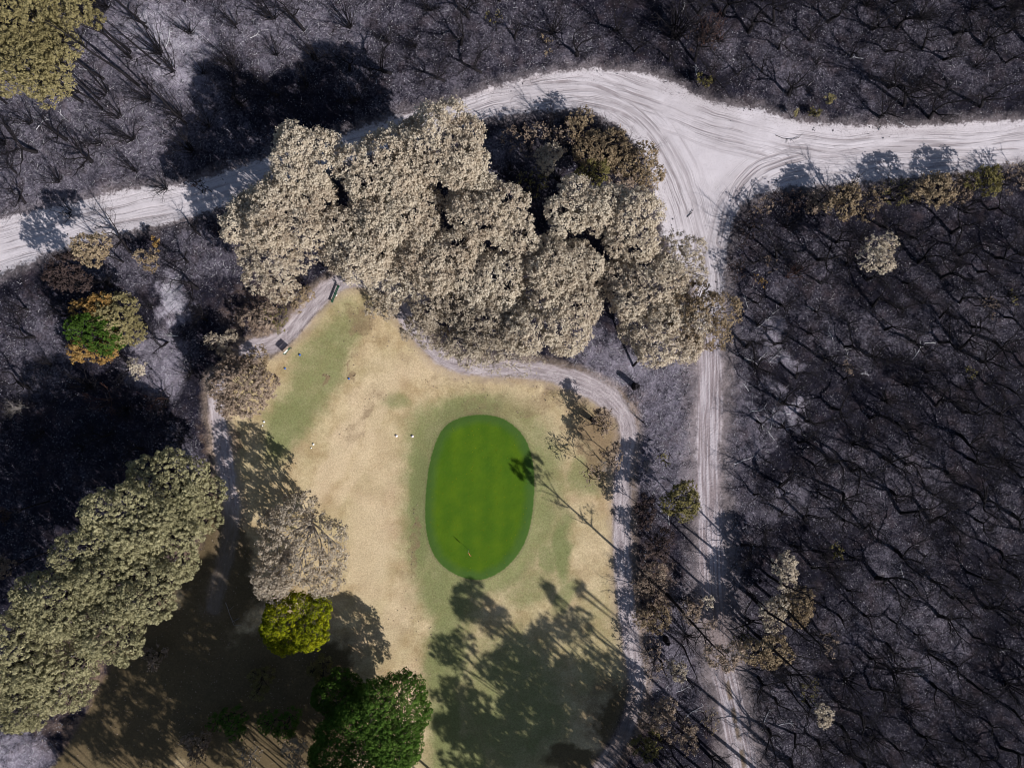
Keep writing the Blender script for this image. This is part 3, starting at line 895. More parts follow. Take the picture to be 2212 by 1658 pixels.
# scrub row under the right branch of the road
G5 = 'tan shrubs along the lower edge of the right road'
for i, (dx, dy, rx, ry, h, lf, st, lab) in enumerate([
        (1640, 448, 30, 22, 4, 'brown', 'thin', 'brown shrub at the left end of the roadside row by the fork'),
        (1700, 425, 42, 20, 4.5, 'rust', 'thin', 'dark rusty shrub in the roadside row near the fork'),
        (1760, 425, 36, 24, 5, 'brown', 'bush', 'brown shrub left of the broad beige one in the roadside row'),
        (1822, 424, 40, 36, 6.5, 'tan', 'bush', 'broad beige tan shrub with the largest shadow on the road'),
        (1880, 430, 30, 40, 5.5, 'tan', 'thin', 'orange tan shrub in the middle of the roadside row'),
        (1935, 410, 36, 28, 4.5, 'olive', 'thin', 'olive dark shrub in the roadside row right of the middle'),
        (2012, 402, 46, 34, 6.5, 'tan', 'bush', 'bright tan shrub toward the right end of the roadside row'),
        (2070, 392, 40, 30, 5.5, 'brown', 'bush', 'brown tan shrub next to the bright tan one, further right'),
        (2130, 380, 40, 28, 6.5, 'olive', 'bush', 'olive shrub near the right photo edge under the road'),
        (2190, 370, 40, 28, 5, 'brown', 'thin', 'dark brown shrub on the right photo edge under the road'),
        (1612, 490, 26, 30, 3.5, 'rust', 'thin', 'rusty shrub on the right side of the fork'),
        (1590, 570, 20, 26, 3, 'rust', 'wisp', 'rusty twiggy shrub beside the track below the fork'),
        (1640, 595, 14, 12, 3, 'orange', 'thin', 'tiny orange sprig in the burnt ground right of the track'),
        (1665, 560, 20, 14, 3, 'brown', 'wisp', 'tiny brown sprig in the burnt ground under the roadside row')]):
    T('roadside_shrub', lab, 'shrub', dx, dy + 10, rx * 1.2, ry * 1.25, h * (.8 if h > 6 else .55), lf, 'thin' if st == 'bush' else 'wisp', G5, seed=450 + i, bark=M_CHAR)

T('scorched_tree', 'lone beige tree in the burnt woodland right of the fork', 'tree', 1898, 545, 44, 50, 8, 'scorched', 'thin', seed=470, bark=M_CHAR)
T('olive_tree', 'olive green tree in the dark shadows left of the straight track', 'tree', 1474, 1080, 40, 44, 6, 'olive', 'bush', seed=471, bark=M_CHAR)
G6 = 'scorched shrubs right of the lower track'
for i, (dx, dy, rx, ry, h, lf, st, lab) in enumerate([
        (1692, 1235, 24, 46, 6, 'scorched', 'bush', 'tall narrow beige shrub at the top of the group right of the lower track'),
        (1722, 1312, 34, 52, 6.5, 'tan', 'bush', 'golden brown shrub on the right of the group beside the lower track'),
        (1668, 1322, 32, 42, 6, 'scorched', 'bush', 'pale beige shrub in the middle of the group beside the lower track'),
        (1655, 1400, 54, 44, 6.5, 'tan', 'bush', 'large brown beige shrub at the bottom of the group beside the lower track'),
        (1600, 1385, 26, 30, 4, 'olive', 'wisp', 'thin olive shrub touching the lower track'),
        (1776, 1538, 22, 32, 5, 'scorched', 'bush', 'small pale shrub alone near the bottom right of the track'),
        (1740, 1492, 30, 28, 4.5, 'olive', 'wisp', 'dull olive shrub above the small pale one near the bottom'),
        (1788, 1388, 22, 34, 4, 'brown', 'wisp', 'dull brown shrub right of the group beside the lower track'),
        (1808, 1192, 16, 20, 4, 'olive', 'thin', 'tiny yellow shrub in the burnt woodland right of the group')]):
    T('scorched_shrub', lab, 'shrub', dx, dy, rx, ry, h, lf, st, G6, seed=480 + i, bark=M_CHAR)
G7 = 'brown shrubs between the cart path and the lower track'
for i, (dx, dy, rx, ry, h, lf, st, lab) in enumerate([
        (1410, 1262, 40, 52, 2.5, 'brown', 'thin', 'low pinkish brown shrub between path and track, topmost'),
        (1418, 1335, 44, 36, 2.5, 'tan', 'thin', 'low reddish brown shrub between path and track beside a stump'),
        (1490, 1320, 40, 26, 3, 'brown', 'thin', 'brown shrub left of the lower track under long trunk shadows'),
        (1526, 1298, 18, 16, 4, 'scorched', 'thin', 'pale tuft overlapping the left side of the lower track'),
        (1463, 1442, 22, 24, 3, 'palegrey', 'bush', 'small round pale grey shrub between path and track'),
        (1405, 1420, 34, 44, 4, 'brown', 'wisp', 'brown feathery shrub on the right rim of the path'),
        (1425, 1540, 42, 40, 4, 'brown', 'bush', 'dark brown shrub near the bottom right of the path'),
        (1480, 1590, 44, 36, 4, 'brown', 'thin', 'brown shrub at the bottom between path and track'),
        (1400, 1610, 44, 36, 4, 'olive', 'thin', 'dark olive shrub at the bottom edge right of the path'),
        (1530, 1560, 22, 34, 3, 'tan', 'wisp', 'orange brown sprigs along the left edge of the lowest track'),
        (1302, 912, 34, 28, 4.6, 'brown', 'thin', 'sparse brown tree crown over orange litter inside the path bend'),
        (1318, 985, 36, 30, 5.2, 'brown', 'thin', 'sparse brown crown just inside the right path below the bend'),
        (1278, 1020, 34, 24, 4.5, 'brown', 'wisp', 'sparse brown crown on the fairway edge near the putting green'),
        (1440, 985, 26, 22, 3, 'olive', 'wisp', 'faint olive shrub right of the path on grey ash'),
        (1392, 1105, 28, 40, 5, 'rust', 'thin', 'dark shrub standing in for shadow on the right side of the path'),  # near-black leaves put where only shadow lies
        (1420, 1180, 34, 40, 4, 'rust', 'thin', 'dark rusty shrub standing in for shadow below the olive green tree')]):  # another dark shrub added in place of cast shadow
    T('brown_shrub', lab, 'shrub', dx, dy, rx, ry, h, lf, st, G7, seed=500 + i, bark=M_CHAR)
for i, (dx, dy, rx, ry, h, lf, st, lab) in enumerate([
        (1070, 40, 30, 18, 4, 'olive', 'wisp', 'dull green brown sprig near the top edge above the road'),
        (1180, 100, 22, 24, 4, 'tan', 'wisp', 'orange yellow sprig in burnt ground above the road bend'),
        (1520, 172, 26, 12, 2.5, 'olive', 'thin', 'pale yellow tuft beside the outer road bend'),
        (1525, 75, 40, 46, 6, 'rust', 'wisp', 'bare reddish tree standing above the outer road bend'),
        (1792, 215, 12, 12, 2, 'yellow', 'bush', 'tiny yellow green tuft on the upper rim of the right road'),
        (1760, 244, 16, 9, 1.5, 'olive', 'bush', 'tiny olive tuft beside the yellow one on the road rim'),
        (1720, 245, 10, 7, 1.5, 'yellow', 'bush', 'smallest yellow tuft on the road rim, left of the others'),
        (2140, 660, 20, 26, 4, 'brown', 'wisp', 'dull brown sprig near the right photo edge'),
        (2190, 640, 16, 22, 4, 'olive', 'wisp', 'dull olive sprig on the right photo edge'),
        (2090, 805, 14, 24, 4, 'olive', 'wisp', 'faint olive sprig in the right burnt woodland'),
        (1830, 790, 20, 18, 3, 'brown', 'wisp', 'rusty sprig in burnt woodland right of white ash'),
        (20, 1220, 26, 26, 9, 'brown', 'thin', 'brown crown on the left photo edge in deep shade'),
        (10, 1110, 16, 24, 9, 'rust', 'thin', 'rusty crown on the left photo edge above the brown one'),
        (700, 300, 18, 12, 4, 'orange', 'wisp', 'orange sprig in the shade above the middle clump'),
        (430, 400, 26, 20, 5, 'rust', 'wisp', 'dark rusty shrub beside the left road in shade')]):
    T('sprig_shrub', lab, 'shrub', dx, dy, rx, ry, h, lf, st, 'small leafy remnants in the burnt woodland', seed=530 + i, bark=M_CHAR)

# tall trees standing just outside the lower edge; their shadows lie on the fairway
G8 = 'tall trees below the lower photo edge'


def shadow_caster(sx, sy, rx, ry, h, i, lab, leaf='dark'):
    while True:                     # tall enough to stand with its crown outside the frame
        L = h * .86 / math.tan(SUN_EL) / S
        if (sy + SH[1] * L > 1676 and 829 + (sy + SH[1] * L - 829) / (1 - h * .8 / H) > 1690 + ry * 1.2) or h >= 34:
            break
        h += .5
    T('shade_tree', lab, 'tree', sx - SH[0] * L, sy + SH[1] * L, rx, ry, h, leaf, 'thin' if (i % 3 == 1 if sx > 950 else i % 2 == 1) else 'gum', G8, seed=600 + i, ground_pos=True, bark=M_CHAR, tk=.0085 if sx > 950 else .005)


for i, (sx, sy, rx, ry, h) in enumerate([
        (1060, 1335, 42, 56, 21), (1018, 1432, 52, 42, 22), (1168, 1435, 52, 58, 22), (1100, 1372, 34, 34, 21), (1272, 1385, 42, 46, 20), (1240, 1320, 24, 24, 21), (1312, 1318, 20, 18, 20),
        (1045, 1560, 66, 58, 22), (1150, 1545, 70, 60, 22), (1255, 1490, 60, 60, 21), (1035, 1660, 50, 40, 22), (1240, 1610, 70, 60, 21), (1130, 1660, 70, 50, 22), (1330, 1460, 36, 60, 20), (1320, 1560, 50, 60, 20), (1105, 1460, 44, 44, 22), (1190, 1500, 50, 50, 23), (1090, 1610, 60, 50, 23), (1195, 1640, 60, 50, 22), (1300, 1620, 60, 50, 21), (1210, 1400, 34, 40, 22), (1290, 1510, 50, 40, 21), (1010, 1520, 44, 40, 23), (1030, 1600, 50, 50, 24),
        (215, 1590, 56, 44, 22), (160, 1635, 40, 34, 21), (330, 1610, 56, 44, 22), (260, 1650, 44, 30, 22), (290, 1520, 64, 60, 23), (430, 1310, 80, 70, 26), (520, 1300, 70, 70, 26), (350, 1400, 80, 70, 26), (470, 1400, 80, 80, 25), (400, 1510, 70, 60, 25), (560, 1370, 70, 70, 24), (520, 1500, 80, 70, 23), (610, 1470, 70, 70, 23),
        (520, 1420, 60, 50, 18), (390, 1470, 60, 60, 20), (500, 1540, 70, 50, 20), (570, 1400, 60, 50, 18), (420, 1580, 60, 50, 19), (660, 1560, 50, 50, 19),
        (520, 1350, 60, 50, 18), (440, 1500, 60, 60, 20), (560, 1470, 60, 50, 19), (380, 1400, 40, 50, 19), (480, 1610, 70, 50, 20), (600, 1550, 60, 50, 20), (370, 1650, 40, 40, 20)]):
    shadow_caster(sx, sy, rx, ry, h, i, 'tall tree below the lower photo edge whose shadow lies on the grass')


# ------------------------------------------------------------------ burnt trees
def gnarly(seed, h=6.5, spread=1.0, r0=.2):
    r = np.random.default_rng(seed)
    trunk, limb, twig = Tubes(), Tubes(), Tubes()
    p, d = wiggle((0, 0, -.25), (r.uniform(-.2, .2), r.uniform(-.2, .2), 1), h * r.uniform(.22, .36), 5, r, .12)
    trunk.add(p, np.linspace(r0 * 1.25, r0 * .85, 5), 7)

    def grow(p0, d0, L, rad, depth):
        tgt = limb if depth <= 1 else twig
        n = 7 if depth <= 1 else 5
        pts, dl = wiggle(p0, d0, L, n, r, .21, .05)
        tgt.add(pts, np.linspace(rad, rad * .5, n), 5 if depth <= 1 else 3)
        if depth >= 4:
            return
        kids = [(1.0, .82), (1.0, .7)] + [(r.uniform(.3, .9), .62) for _ in range(3 if depth < 3 else 1)]
        for pos, k in kids:
            q = pts[min(n - 1, int(pos * (n - 1)))]
            nd = dl + r.normal(size=3) * np.array([.62, .62, .4])
            nd[2] = max(nd[2], .05)
            grow(q, nd, L * k * r.uniform(.75, 1.0), rad * .47 * (1.0 if pos == 1 else .75), depth + 1)
    n = int(r.integers(3, 5))
    for i in range(n):
        a = i * 2 * PI / n + r.uniform(-.5, .5)
        el = r.uniform(.75, 1.6)
        grow(p[-1], (math.cos(a) * spread, math.sin(a) * spread, el), h * r.uniform(.30, .42), r0 * .52, 0)
    return [('trunk', trunk), ('limbs', limb), ('twigs', twig)]


def mallee(seed, h=6, n=14, r0=.068):
    r = np.random.default_rng(seed)
    limb, twig = Tubes(), Tubes()
    for i in range(n):
        a = r.uniform(0, 2 * PI)
        pts, d = wiggle((r.uniform(-.25, .25), r.uniform(-.25, .25), -.2), (math.cos(a) * .55, math.sin(a) * .55, r.uniform(.6, 1.4)), h * r.uniform(.6, 1), 8, r, .10, .03)
        rr = r0 * r.uniform(.7, 1.3)
        limb.add(pts, np.linspace(rr, rr * .3, 8), 4)
        for _ in range(6):
            k = int(r.integers(3, 8))
            nd = d + r.normal(size=3) * .5
            q, d2 = wiggle(pts[k], nd, h * r.uniform(.15, .32), 5, r, .15)
            twig.add(q, np.linspace(rr * .4, .008, 5), 3)
            q2, _ = wiggle(q[2], d2 + r.normal(size=3) * .5, h * .13, 4, r, .15)
            twig.add(q2, np.linspace(rr * .25, .008, 4), 3)
    return [('stems', limb), ('twigs', twig)]


def pole(seed, h=16, r0=.2):
    r = np.random.default_rng(seed)
    trunk, limb, twig = Tubes(), Tubes(), Tubes()
    p, d = wiggle((0, 0, -.3), (r.uniform(-.05, .05), r.uniform(-.05, .05), 1), h, 12, r, .03)
    trunk.add(p, np.linspace(r0, r0 * .3, 12), 7)
    for k in range(5, 12):
        for _ in range(2 if k > 7 else 1):
            a = r.uniform(0, 2 * PI)
            q, dl = wiggle(p[k], (math.cos(a), math.sin(a), .9), h * r.uniform(.09, .18), 5, r, .16)
            limb.add(q, np.linspace(r0 * .3, r0 * .1, 5), 4)
            for _ in range(3):
                q2, _ = wiggle(q[int(r.integers(2, 5))], dl + r.normal(size=3) * .6, h * .07, 4, r, .2)
                twig.add(q2, np.linspace(.022, .008, 4), 3)
    return [('trunk', trunk), ('limbs', limb), ('twigs', twig)]


def proto(parts, mat):
    return [(n, t.mesh(n, mat)) for n, t in parts]


PROTO = {
    'gnarly': [proto(gnarly(10 + i, 6.2 + (i % 4) * .7, .95 + .14 * (i % 3), .19 + .025 * (i % 3)), M_CHAR) for i in range(8)],
    'mallee': [proto(mallee(40 + i, 4.6 + .6 * (i % 3), 12 + 3 * (i % 3)), M_CHAR) for i in range(5)],
    'pole': [proto(pole(60 + i, 16 + i, .25), M_CHAR) for i in range(3)],
    'rusty': [proto(mallee(80 + i, 4.5, 10, .045), M_RUSTW) for i in range(2)],
    'pale': [proto(gnarly(90, 5, .8, .09), M_PALE)],
}


def plant(kind, k, x, y, sc, rz, name, label, cat, group, tilt=(0, 0)):
    t = thing(name, label, cat, (x, y, ground_z(x, y)), group, rz)
    t.scale = (sc, sc, sc)
    t.rotation_euler = (tilt[0], tilt[1], rz)
    for n, me in PROTO[kind][k % len(PROTO[kind])]:
        if n == 'twigs':
            link(n, me, last)
        else:
            last = link(n, me, t)
    return t


def region(dx, dy):
    """which piece of burnt woodland a spot belongs to"""
    if dy < 420 and dx < 1000:
        if dx < 330:
            return 'on grey ground above the left road' if dy > 210 else 'by the upper left yellow crowns'
        return 'on pale ash left of the big road shadow' if dx < 640 else 'at the top edge above the middle clump'
    if dy < 330:
        if dx < 1420:
            return 'above the road bend at the top'
        return ('in black woodland above the fork' if dx < 1760 else 'in the black upper right corner' if dx > 2000 else 'in black woodland above the right road')
    if dx < 560:
        return 'between the left road and half green tree' if dy < 700 else 'in dark ground below the half green tree'
    if dx < 1440:
        return 'in the dark thicket inside the bend'
    if dx < 1640:
        return 'beside the straight dirt track'
    a = 'upper' if dy < 700 else 'middle' if dy < 1050 else 'lower' if dy < 1350 else 'bottom'
    b = 'near the track' if dx < 1850 else 'by the right edge' if dx > 2030 else 'halfway across'
    return 'in the %s right black woodland %s' % (a, b)


def cl(x, y, sx, sy, m):
    """cut of a zoomed view -> sketch"""
    return ((sx + x / 2.457) * .8848, (sy + y / 2.457) * .8848, m)


seen = []
# trunks that can be picked out in the photo
hand = [cl(750, 350, 1600, 600, 1.1), cl(710, 590, 1600, 600, .9), cl(770, 940, 1600, 600, 1.1), cl(1020, 690, 1600, 600, 1.1), cl(1530, 570, 1600, 600, 1.0), cl(1300, 660, 1600, 600, .95),
        cl(1050, 970, 1600, 600, 1.15), cl(1440, 1060, 1600, 600, 1.1), cl(1290, 1040, 1600, 600, .8), cl(1180, 1350, 1600, 600, 1.1), cl(1040, 1290, 1600, 600, 1.1), cl(1820, 1130, 1600, 600, 1.15),
        cl(2050, 1000, 1600, 600, 1.0), cl(1950, 690, 1600, 600, 1.1), cl(1700, 580, 1600, 600, 1.1), cl(1930, 1470, 1600, 600, 1.1), cl(1420, 1470, 1600, 600, 1.2), cl(940, 1300, 1600, 600, .8),
        cl(1265, 210, 1600, 600, .9), cl(240, 370, 1600, 0, 1.0), cl(1400, 520, 1600, 0, 1.3), cl(1350, 700, 1600, 0, .9), cl(1150, 1580, 1600, 0, 1.0), cl(1350, 1350, 1600, 0, .9), cl(1700, 1230, 1600, 0, 1.1),
        cl(1780, 1400, 1600, 0, 1.1), cl(1650, 710, 1600, 0, 1.1), cl(1950, 640, 1600, 0, 1.2), cl(930, 235, 1600, 0, .8), cl(2200, 1520, 1600, 0, 1.0), cl(940, 460, 1600, 1199, 1.1), cl(1010, 370, 1600, 1199, .9),
        cl(1100, 740, 1600, 1199, .8), cl(1440, 350, 1600, 1199, 1.2), cl(1320, 520, 1600, 1199, 1.3), cl(1790, 640, 1600, 1199, 1.1), cl(1990, 700, 1600, 1199, 1.2), cl(720, 1240, 1600, 1199, .8), cl(900, 1250, 1600, 1199, 1.0),
        cl(1230, 1330, 1600, 1199, 1.0), cl(1120, 230, 800, 0, .9), cl(800, 270, 800, 0, 1.0), cl(1500, 340, 800, 0, .9), cl(700, 480, 800, 0, .9), cl(220, 910, 0, 0, 1.2), cl(550, 970, 0, 0, 1.1), cl(100, 1040, 0, 0, .8),
        cl(150, 1220, 0, 0, .8), cl(160, 380, 0, 600, .9), cl(420, 420, 0, 600, .8), cl(1120, 100, 0, 600, .8)]
rr = np.random.default_rng(77)
GB = 'charred bare trees of the burnt woodland'
for i, (dx, dy, m) in enumerate(hand):
    x, y = W(dx, dy)
    seen.append((x, y))
    plant('gnarly', i, x, y, m, rr.uniform(0, 6.28), 'burnt_tree', 'crooked charred leafless tree ' + region(dx, dy), 'tree', GB)

for i, (dx, dy, m) in enumerate([cl(1640, 970, 1600, 1199, 1.2), cl(1440, 1090, 1600, 1199, 1.3), cl(2100, 1150, 1600, 1199, 1.1), cl(1800, 1250, 1600, 1199, 1.1), cl(1500, 1300, 1600, 1199, 1.0), cl(640, 560, 0, 0, 1.1), cl(800, 830, 0, 0, 1.0),
                                 cl(960, 320, 0, 0, 1.2), cl(1040, 420, 0, 0, 1.1), cl(1080, 690, 0, 0, 1.2), cl(1420, 160, 0, 0, 1.0), cl(1650, 110, 0, 0, 1.1), cl(2100, 170, 0, 0, 1.0), cl(720, 700, 0, 0, 1.0), cl(900, 600, 0, 0, 1.0),
                                 cl(600, 860, 0, 0, .9), cl(1340, 190, 800, 0, 1.1), cl(2080, 230, 800, 0, 1.2), cl(120, 170, 1600, 0, 1.2), cl(1000, 1130, 0, 0, .8), cl(420, 1270, 0, 0, .8)]):
    x, y = W(dx, dy)
    seen.append((x, y))
    plant('mallee', i, x, y, m, rr.uniform(0, 6.28), 'burnt_mallee', 'charred fan of thin stems ' + region(dx, dy), 'tree', 'charred multi stemmed trees')

# scattered ones
cand = 0
sx_, sy_ = [], []
tries = rr.uniform([-40, -40], [2250, 1700], (9000, 2))
txy = np.array([W(a, b) for a, b in tries])
zz, ff, _ = zone_at(txy[:, 0], txy[:, 1])
ok = (zz == 0) & (ff['sand'] < -2.6) & (ff['track'] < -2.4) & (ff['path'] < -2.0) & (ff['turf'] < -2.5)
n_g = n_m = 0
for (dx, dy), (x, y), k in zip(tries, txy, ok):
    if not k:
        continue
    if 470 < dx < 1560 and 250 < dy < 820 and not (1040 < dx < 1400 and 250 < dy < 400):
        continue
    if dx < 500 and dy > 980:
        continue
    if 1380 < dx < 1560 and 820 < dy < 1240:
        continue
    right = dx > 1600 or (dy < 330 and dx > 1400)
    dmin = 3.3 if right else 4.1
    if any((x - a) ** 2 + (y - b) ** 2 < dmin * dmin for a, b in seen):
        continue
    ml = rr.random() < (.25 if right else .55)
    if ml and n_m < 90:
        n_m += 1
        plant('mallee', int(rr.integers(5)), x, y, rr.uniform(.6, 1.05), rr.uniform(0, 6.28), 'burnt_mallee', 'charred fan of thin stems ' + region(dx, dy), 'tree', 'charred multi stemmed trees')
    elif not ml and n_g < 215:
        n_g += 1
        plant('gnarly', int(rr.integers(8)), x, y, rr.uniform(.6, 1.15), rr.uniform(0, 6.28), 'burnt_tree', 'crooked charred leafless tree ' + region(dx, dy), 'tree', GB)
    seen.append((x, y))

# tall poles with their long shadows
for i, (dx, dy, sc, lab) in enumerate([
        (1632, 1370, 1.05, 'tall black pole tree whose shadow crosses the lower track, foot in brown shrub'), (1625, 1291, .95, 'tall black pole tree rising just right of the lower track'),
        (1667, 1291, 1.0, 'tall black pole tree rising among pale shrubs right of the lower track'), (1657, 1241, .85, 'tall black pole tree beside the tall narrow beige shrub'),
        (281, 110, .8, 'thick black pole tree beside the yellow upper left crowns'), (299, 184, .95, 'black pole tree with the longest trunk line in the upper left ash'),
        (345, 140, .7, 'black pole tree at the white ash patch in the upper left'), (215, 215, .6, 'short black pole tree under the dull yellow upper left crown'),
        (318, 60, .7, 'black pole tree close to the top edge on the upper left ash'), (400, 265, .8, 'black pole tree at the left rim of the big dark shadow'),
        (1475, 1395, .55, 'slim black pole tree between the path and the lower track'), (1690, 1470, .6, 'black pole tree below the large brown beige shrub')]):
    x, y = W(dx, dy)
    plant('pole', i, x, y, sc, rr.uniform(0, 6.28), 'burnt_pole_tree', lab, 'tree', 'tall charred pole trees')

# the slim tree whose shadow crosses the putting green
r = np.random.default_rng(651)
bx, by = W(1440, 1282)
t = thing('slender_tree', 'slender tall tree right of the path whose shadow crosses the putting green', 'tree', (bx, by, ground_z(bx, by)))
p, d = wiggle((0, 0, -.3), (.03, -.03, 1), 20.4, 14, r, .028)
tr = Tubes(); tr.add(p, np.linspace(.24, .07, 14), 6); link('trunk', tr.mesh('trunk', M_CHAR), t)
br = Tubes(); ends = []
for k, n in ((6, 1), (7, 2), (8, 1), (9, 2), (10, 2), (11, 2)):
    for _ in range(n):
        a = r.uniform(0, 6.28)
        q, dl = wiggle(p[k], (math.cos(a), math.sin(a), 1.3), r.uniform(1.6, 3.2), 6, r, .16)
        br.add(q, np.linspace(.09, .02, 6), 4); ends.append(q[-1])
        q2, _ = wiggle(q[3], dl + r.normal(size=3) * .5, 1.2, 5, r, .2)
        br.add(q2, np.linspace(.03, .01, 5), 3)
link('branches', br.mesh('branches', M_CHAR), t)
me, _ = crown_mesh('crown', (2.1, 1.9, 1.7), LEAF['brown'], r, nsub=5, **STYLE['gum'])
cr = link('crown', me, t); cr.location = p[-1] - np.array([0, 0, .6])
E = np.repeat(np.array([ends[i] for i in (0, 2, 5, 7)]), 60, 0)
P = E + r.normal(size=E.shape) * .3
link('crown_sprigs', leaf_mesh('crown_sprigs', P, r.normal(size=P.shape) + np.array([0, 0, .3]), r.uniform(.2, .36, len(P)), r.uniform(.1, .2, len(P)), LEAF['brown'], r), t)
for i, (dx, dy, sc, lab, kd) in enumerate([
        (1284, 911, .85, 'small bare tree on orange litter casting a forked shadow on the grass', 'gnarly'), (1302, 1000, .95, 'small pale bare tree by the path with a tufted shadow toward the green', 'pale'),
        (1392, 1000, .7, 'small bare tree right of the path on grey ash', 'pale'),
        (1520, 95, 1.2, 'reddish bare tree above the outer road bend', 'rusty'), (240, 865, .9, 'pale reddish bare tree in the deep left shade', 'rusty'), (355, 860, .9, 'reddish fan of bare stems in the left shade by the brown tree', 'rusty'),
        (60, 880, .8, 'pale bare stem near the left photo edge in shade', 'pale'), (1700, 600, .8, 'rusty bare tree right of the fork', 'rusty'), (1440, 1640, .9, 'pale bare tree at the bottom right of the path', 'pale')]):
    x, y = W(dx, dy)
    plant(kd, i, x, y, sc, rr.uniform(0, 6.28), 'bare_tree', lab, 'tree', 'small bare trees')


# ------------------------------------------------------------------ fallen branches, logs, stumps
def fallen(dx, dy, L, ang, mat, label, group, name='fallen_branch', rad=.07, seed=0):
    r = np.random.default_rng(seed)
    x, y = W(dx, dy)
    t = thing(name, label, 'branch' if name == 'fallen_branch' else 'log', (x, y, ground_z(x, y) + rad * .7), group, ang)
    b = Tubes()
    p, d = wiggle((-L / 2, 0, 0), (1, 0, 0), L, 7, r, .14)
    p[:, 2] = np.abs(p[:, 2]) * .3
    b.add(p, np.linspace(rad, rad * .45, 7), 6)
    link('stem', b.mesh('stem', mat), t)
    q = Tubes()
    for k in range(5):
        i = int(r.integers(2, 7))
        e, _ = wiggle(p[i], (r.uniform(.2, 1), r.choice([-1, 1]) * r.uniform(.4, 1), .12), L * r.uniform(.18, .42), 5, r, .2)
        e[:, 2] = np.abs(e[:, 2]) * .4
        q.add(e, np.linspace(rad * .5, rad * .2, 5), 4)
    link('side_twigs', q.mesh('side_twigs', mat), t)
    return t


wl = [cl(690, 420, 1600, 600, 2.6), cl(640, 480, 1600, 600, 2.0), cl(580, 680, 1600, 600, 2.4), cl(700, 650, 1600, 600, 3.0), cl(640, 650, 1600, 600, 2.2), cl(690, 1040, 1600, 600, 3.0), cl(640, 1050, 1600, 600, 2.6), cl(760, 1000, 1600, 600, 2.4), cl(600, 970, 1600, 600, 2.2),
      cl(540, 1290, 1600, 600, 3.4), cl(680, 1130, 1600, 600, 2.2), cl(545, 840, 1600, 600, 1.6), cl(550, 340, 1600, 600, 1.6), cl(1560, 635, 1600, 600, 2.4), cl(1140, 655, 1600, 600, 2.4), cl(1050, 540, 1600, 600, 1.6), cl(950, 370, 1600, 600, 1.6), cl(1260, 760, 1600, 600, 1.4),
      cl(1640, 580, 1600, 600, 1.8), cl(1210, 345, 1600, 0, 1.6), cl(1500, 745, 1600, 0, 1.6), cl(245, 420, 1600, 0, 1.6), cl(170, 50, 1600, 0, 1.4), cl(1040, 220, 0, 600, 2.4), cl(1010, 270, 0, 600, 2.2), cl(1030, 540, 0, 600, 2.0), cl(520, 400, 0, 0, 2.6), cl(430, 330, 0, 0, 2.4), cl(380, 700, 0, 0, 2.0),
      cl(250, 745, 0, 0, 2.2), cl(1020, 230, 0, 0, 3.0), cl(1540, 220, 0, 0, 2.0), cl(670, 1340, 1600, 1199, 2.4), cl(780, 1380, 1600, 1199, 2.2), cl(1470, 480, 1600, 1199, 1.8), cl(1580, 1080, 1600, 1199, 1.8), cl(2100, 960, 1600, 1199, 1.4), cl(220, 1310, 1600, 1199, 3.4), cl(170, 1190, 1600, 1199, 2.2), cl(80, 1640, 1600, 600, 1.6)]
for i, (dx, dy, L) in enumerate(wl):
    fallen(dx, dy, L, rr.uniform(0, PI), M_ASHW, 'fallen branch burnt white ' + region(dx, dy), 'white ash branches on the burnt floor', rad=.055, seed=i)
for i, (dx, dy, L, a, lab) in enumerate([(1318, 997, 1.6, -.7, 'short dark log with a pale cut end by the path'), (1700, 300, 3.5, -.3, 'thin dark branch lying on the upper rim of the right road'), (1615, 455, 1.6, .6, 'short dark branch on sand at the fork'),
                                         (1490, 460, 1.4, 1.0, 'short dark stick on the sand left of the fork'), (868, 1578, 1.3, -.9, 'small dark branch on straw grass beside the dark pine'), (505, 1320, 3.6, -.8, 'bare fallen limb in the shade left of the lime conifer')]):
    fallen(dx, dy, L, a, M_CHAR if 'bare' not in lab else M_PALE, lab, None, 'fallen_log', .09 if 'log' in lab else .05, 50 + i)


def stump(dx, dy, h, rad, label, seed):
    r = np.random.default_rng(seed)
    x, y = W(dx, dy)
    t = thing('tree_stump', label, 'stump', (x, y, ground_z(x, y)), 'charred stumps')
    a = np.linspace(0, 2 * PI, 14, endpoint=False)
    lob = 1 + .12 * np.sin(3 * a + 1) + .08 * r.normal(size=14)
    V = []; Q = []
    for k, (rr_, z) in enumerate([(1.45, -.2), (1.15, .15), (1.0, .5), (.92, h * .7), (.85, h), (.55, h - .12), (.05, h - .2)]):
        for j in range(14):
            V.append((rad * rr_ * lob[j] * math.cos(a[j]), rad * rr_ * lob[j] * math.sin(a[j]), z + (.12 * r.normal() if k in (4,) else 0)))
    for k in range(6):
        for j in range(14):
            j2 = (j + 1) % 14
            Q.append((k * 14 + j, k * 14 + j2, k * 14 + 14 + j2, k * 14 + 14 + j))
    link('bole', quads('bole', V, Q, M_CHAR, True), t)
    b = Tubes()
    for k in range(3):
        q, _ = wiggle((rad * .5, 0, h * .8), (r.normal(), r.normal(), .6), .9, 4, r, .2)
        b.add(q, np.linspace(.06, .02, 4), 4)
    link('branch_stub', b.mesh('branch_stub', M_CHAR), t)


stump(1371, 834, 2.0, .42, 'thick black stump on grey ash right of the cart path bend', 1)
stump(1280, 906, 1.3, .32, 'black stump on orange litter inside the path bend', 2)
stump(1437, 1378, 2.0, .36, 'black stump between the path and the lower track beside a reddish shrub', 3)
stump(1388, 911, 1.2, .08, 'thin black post like stump right of the path bend', 4)

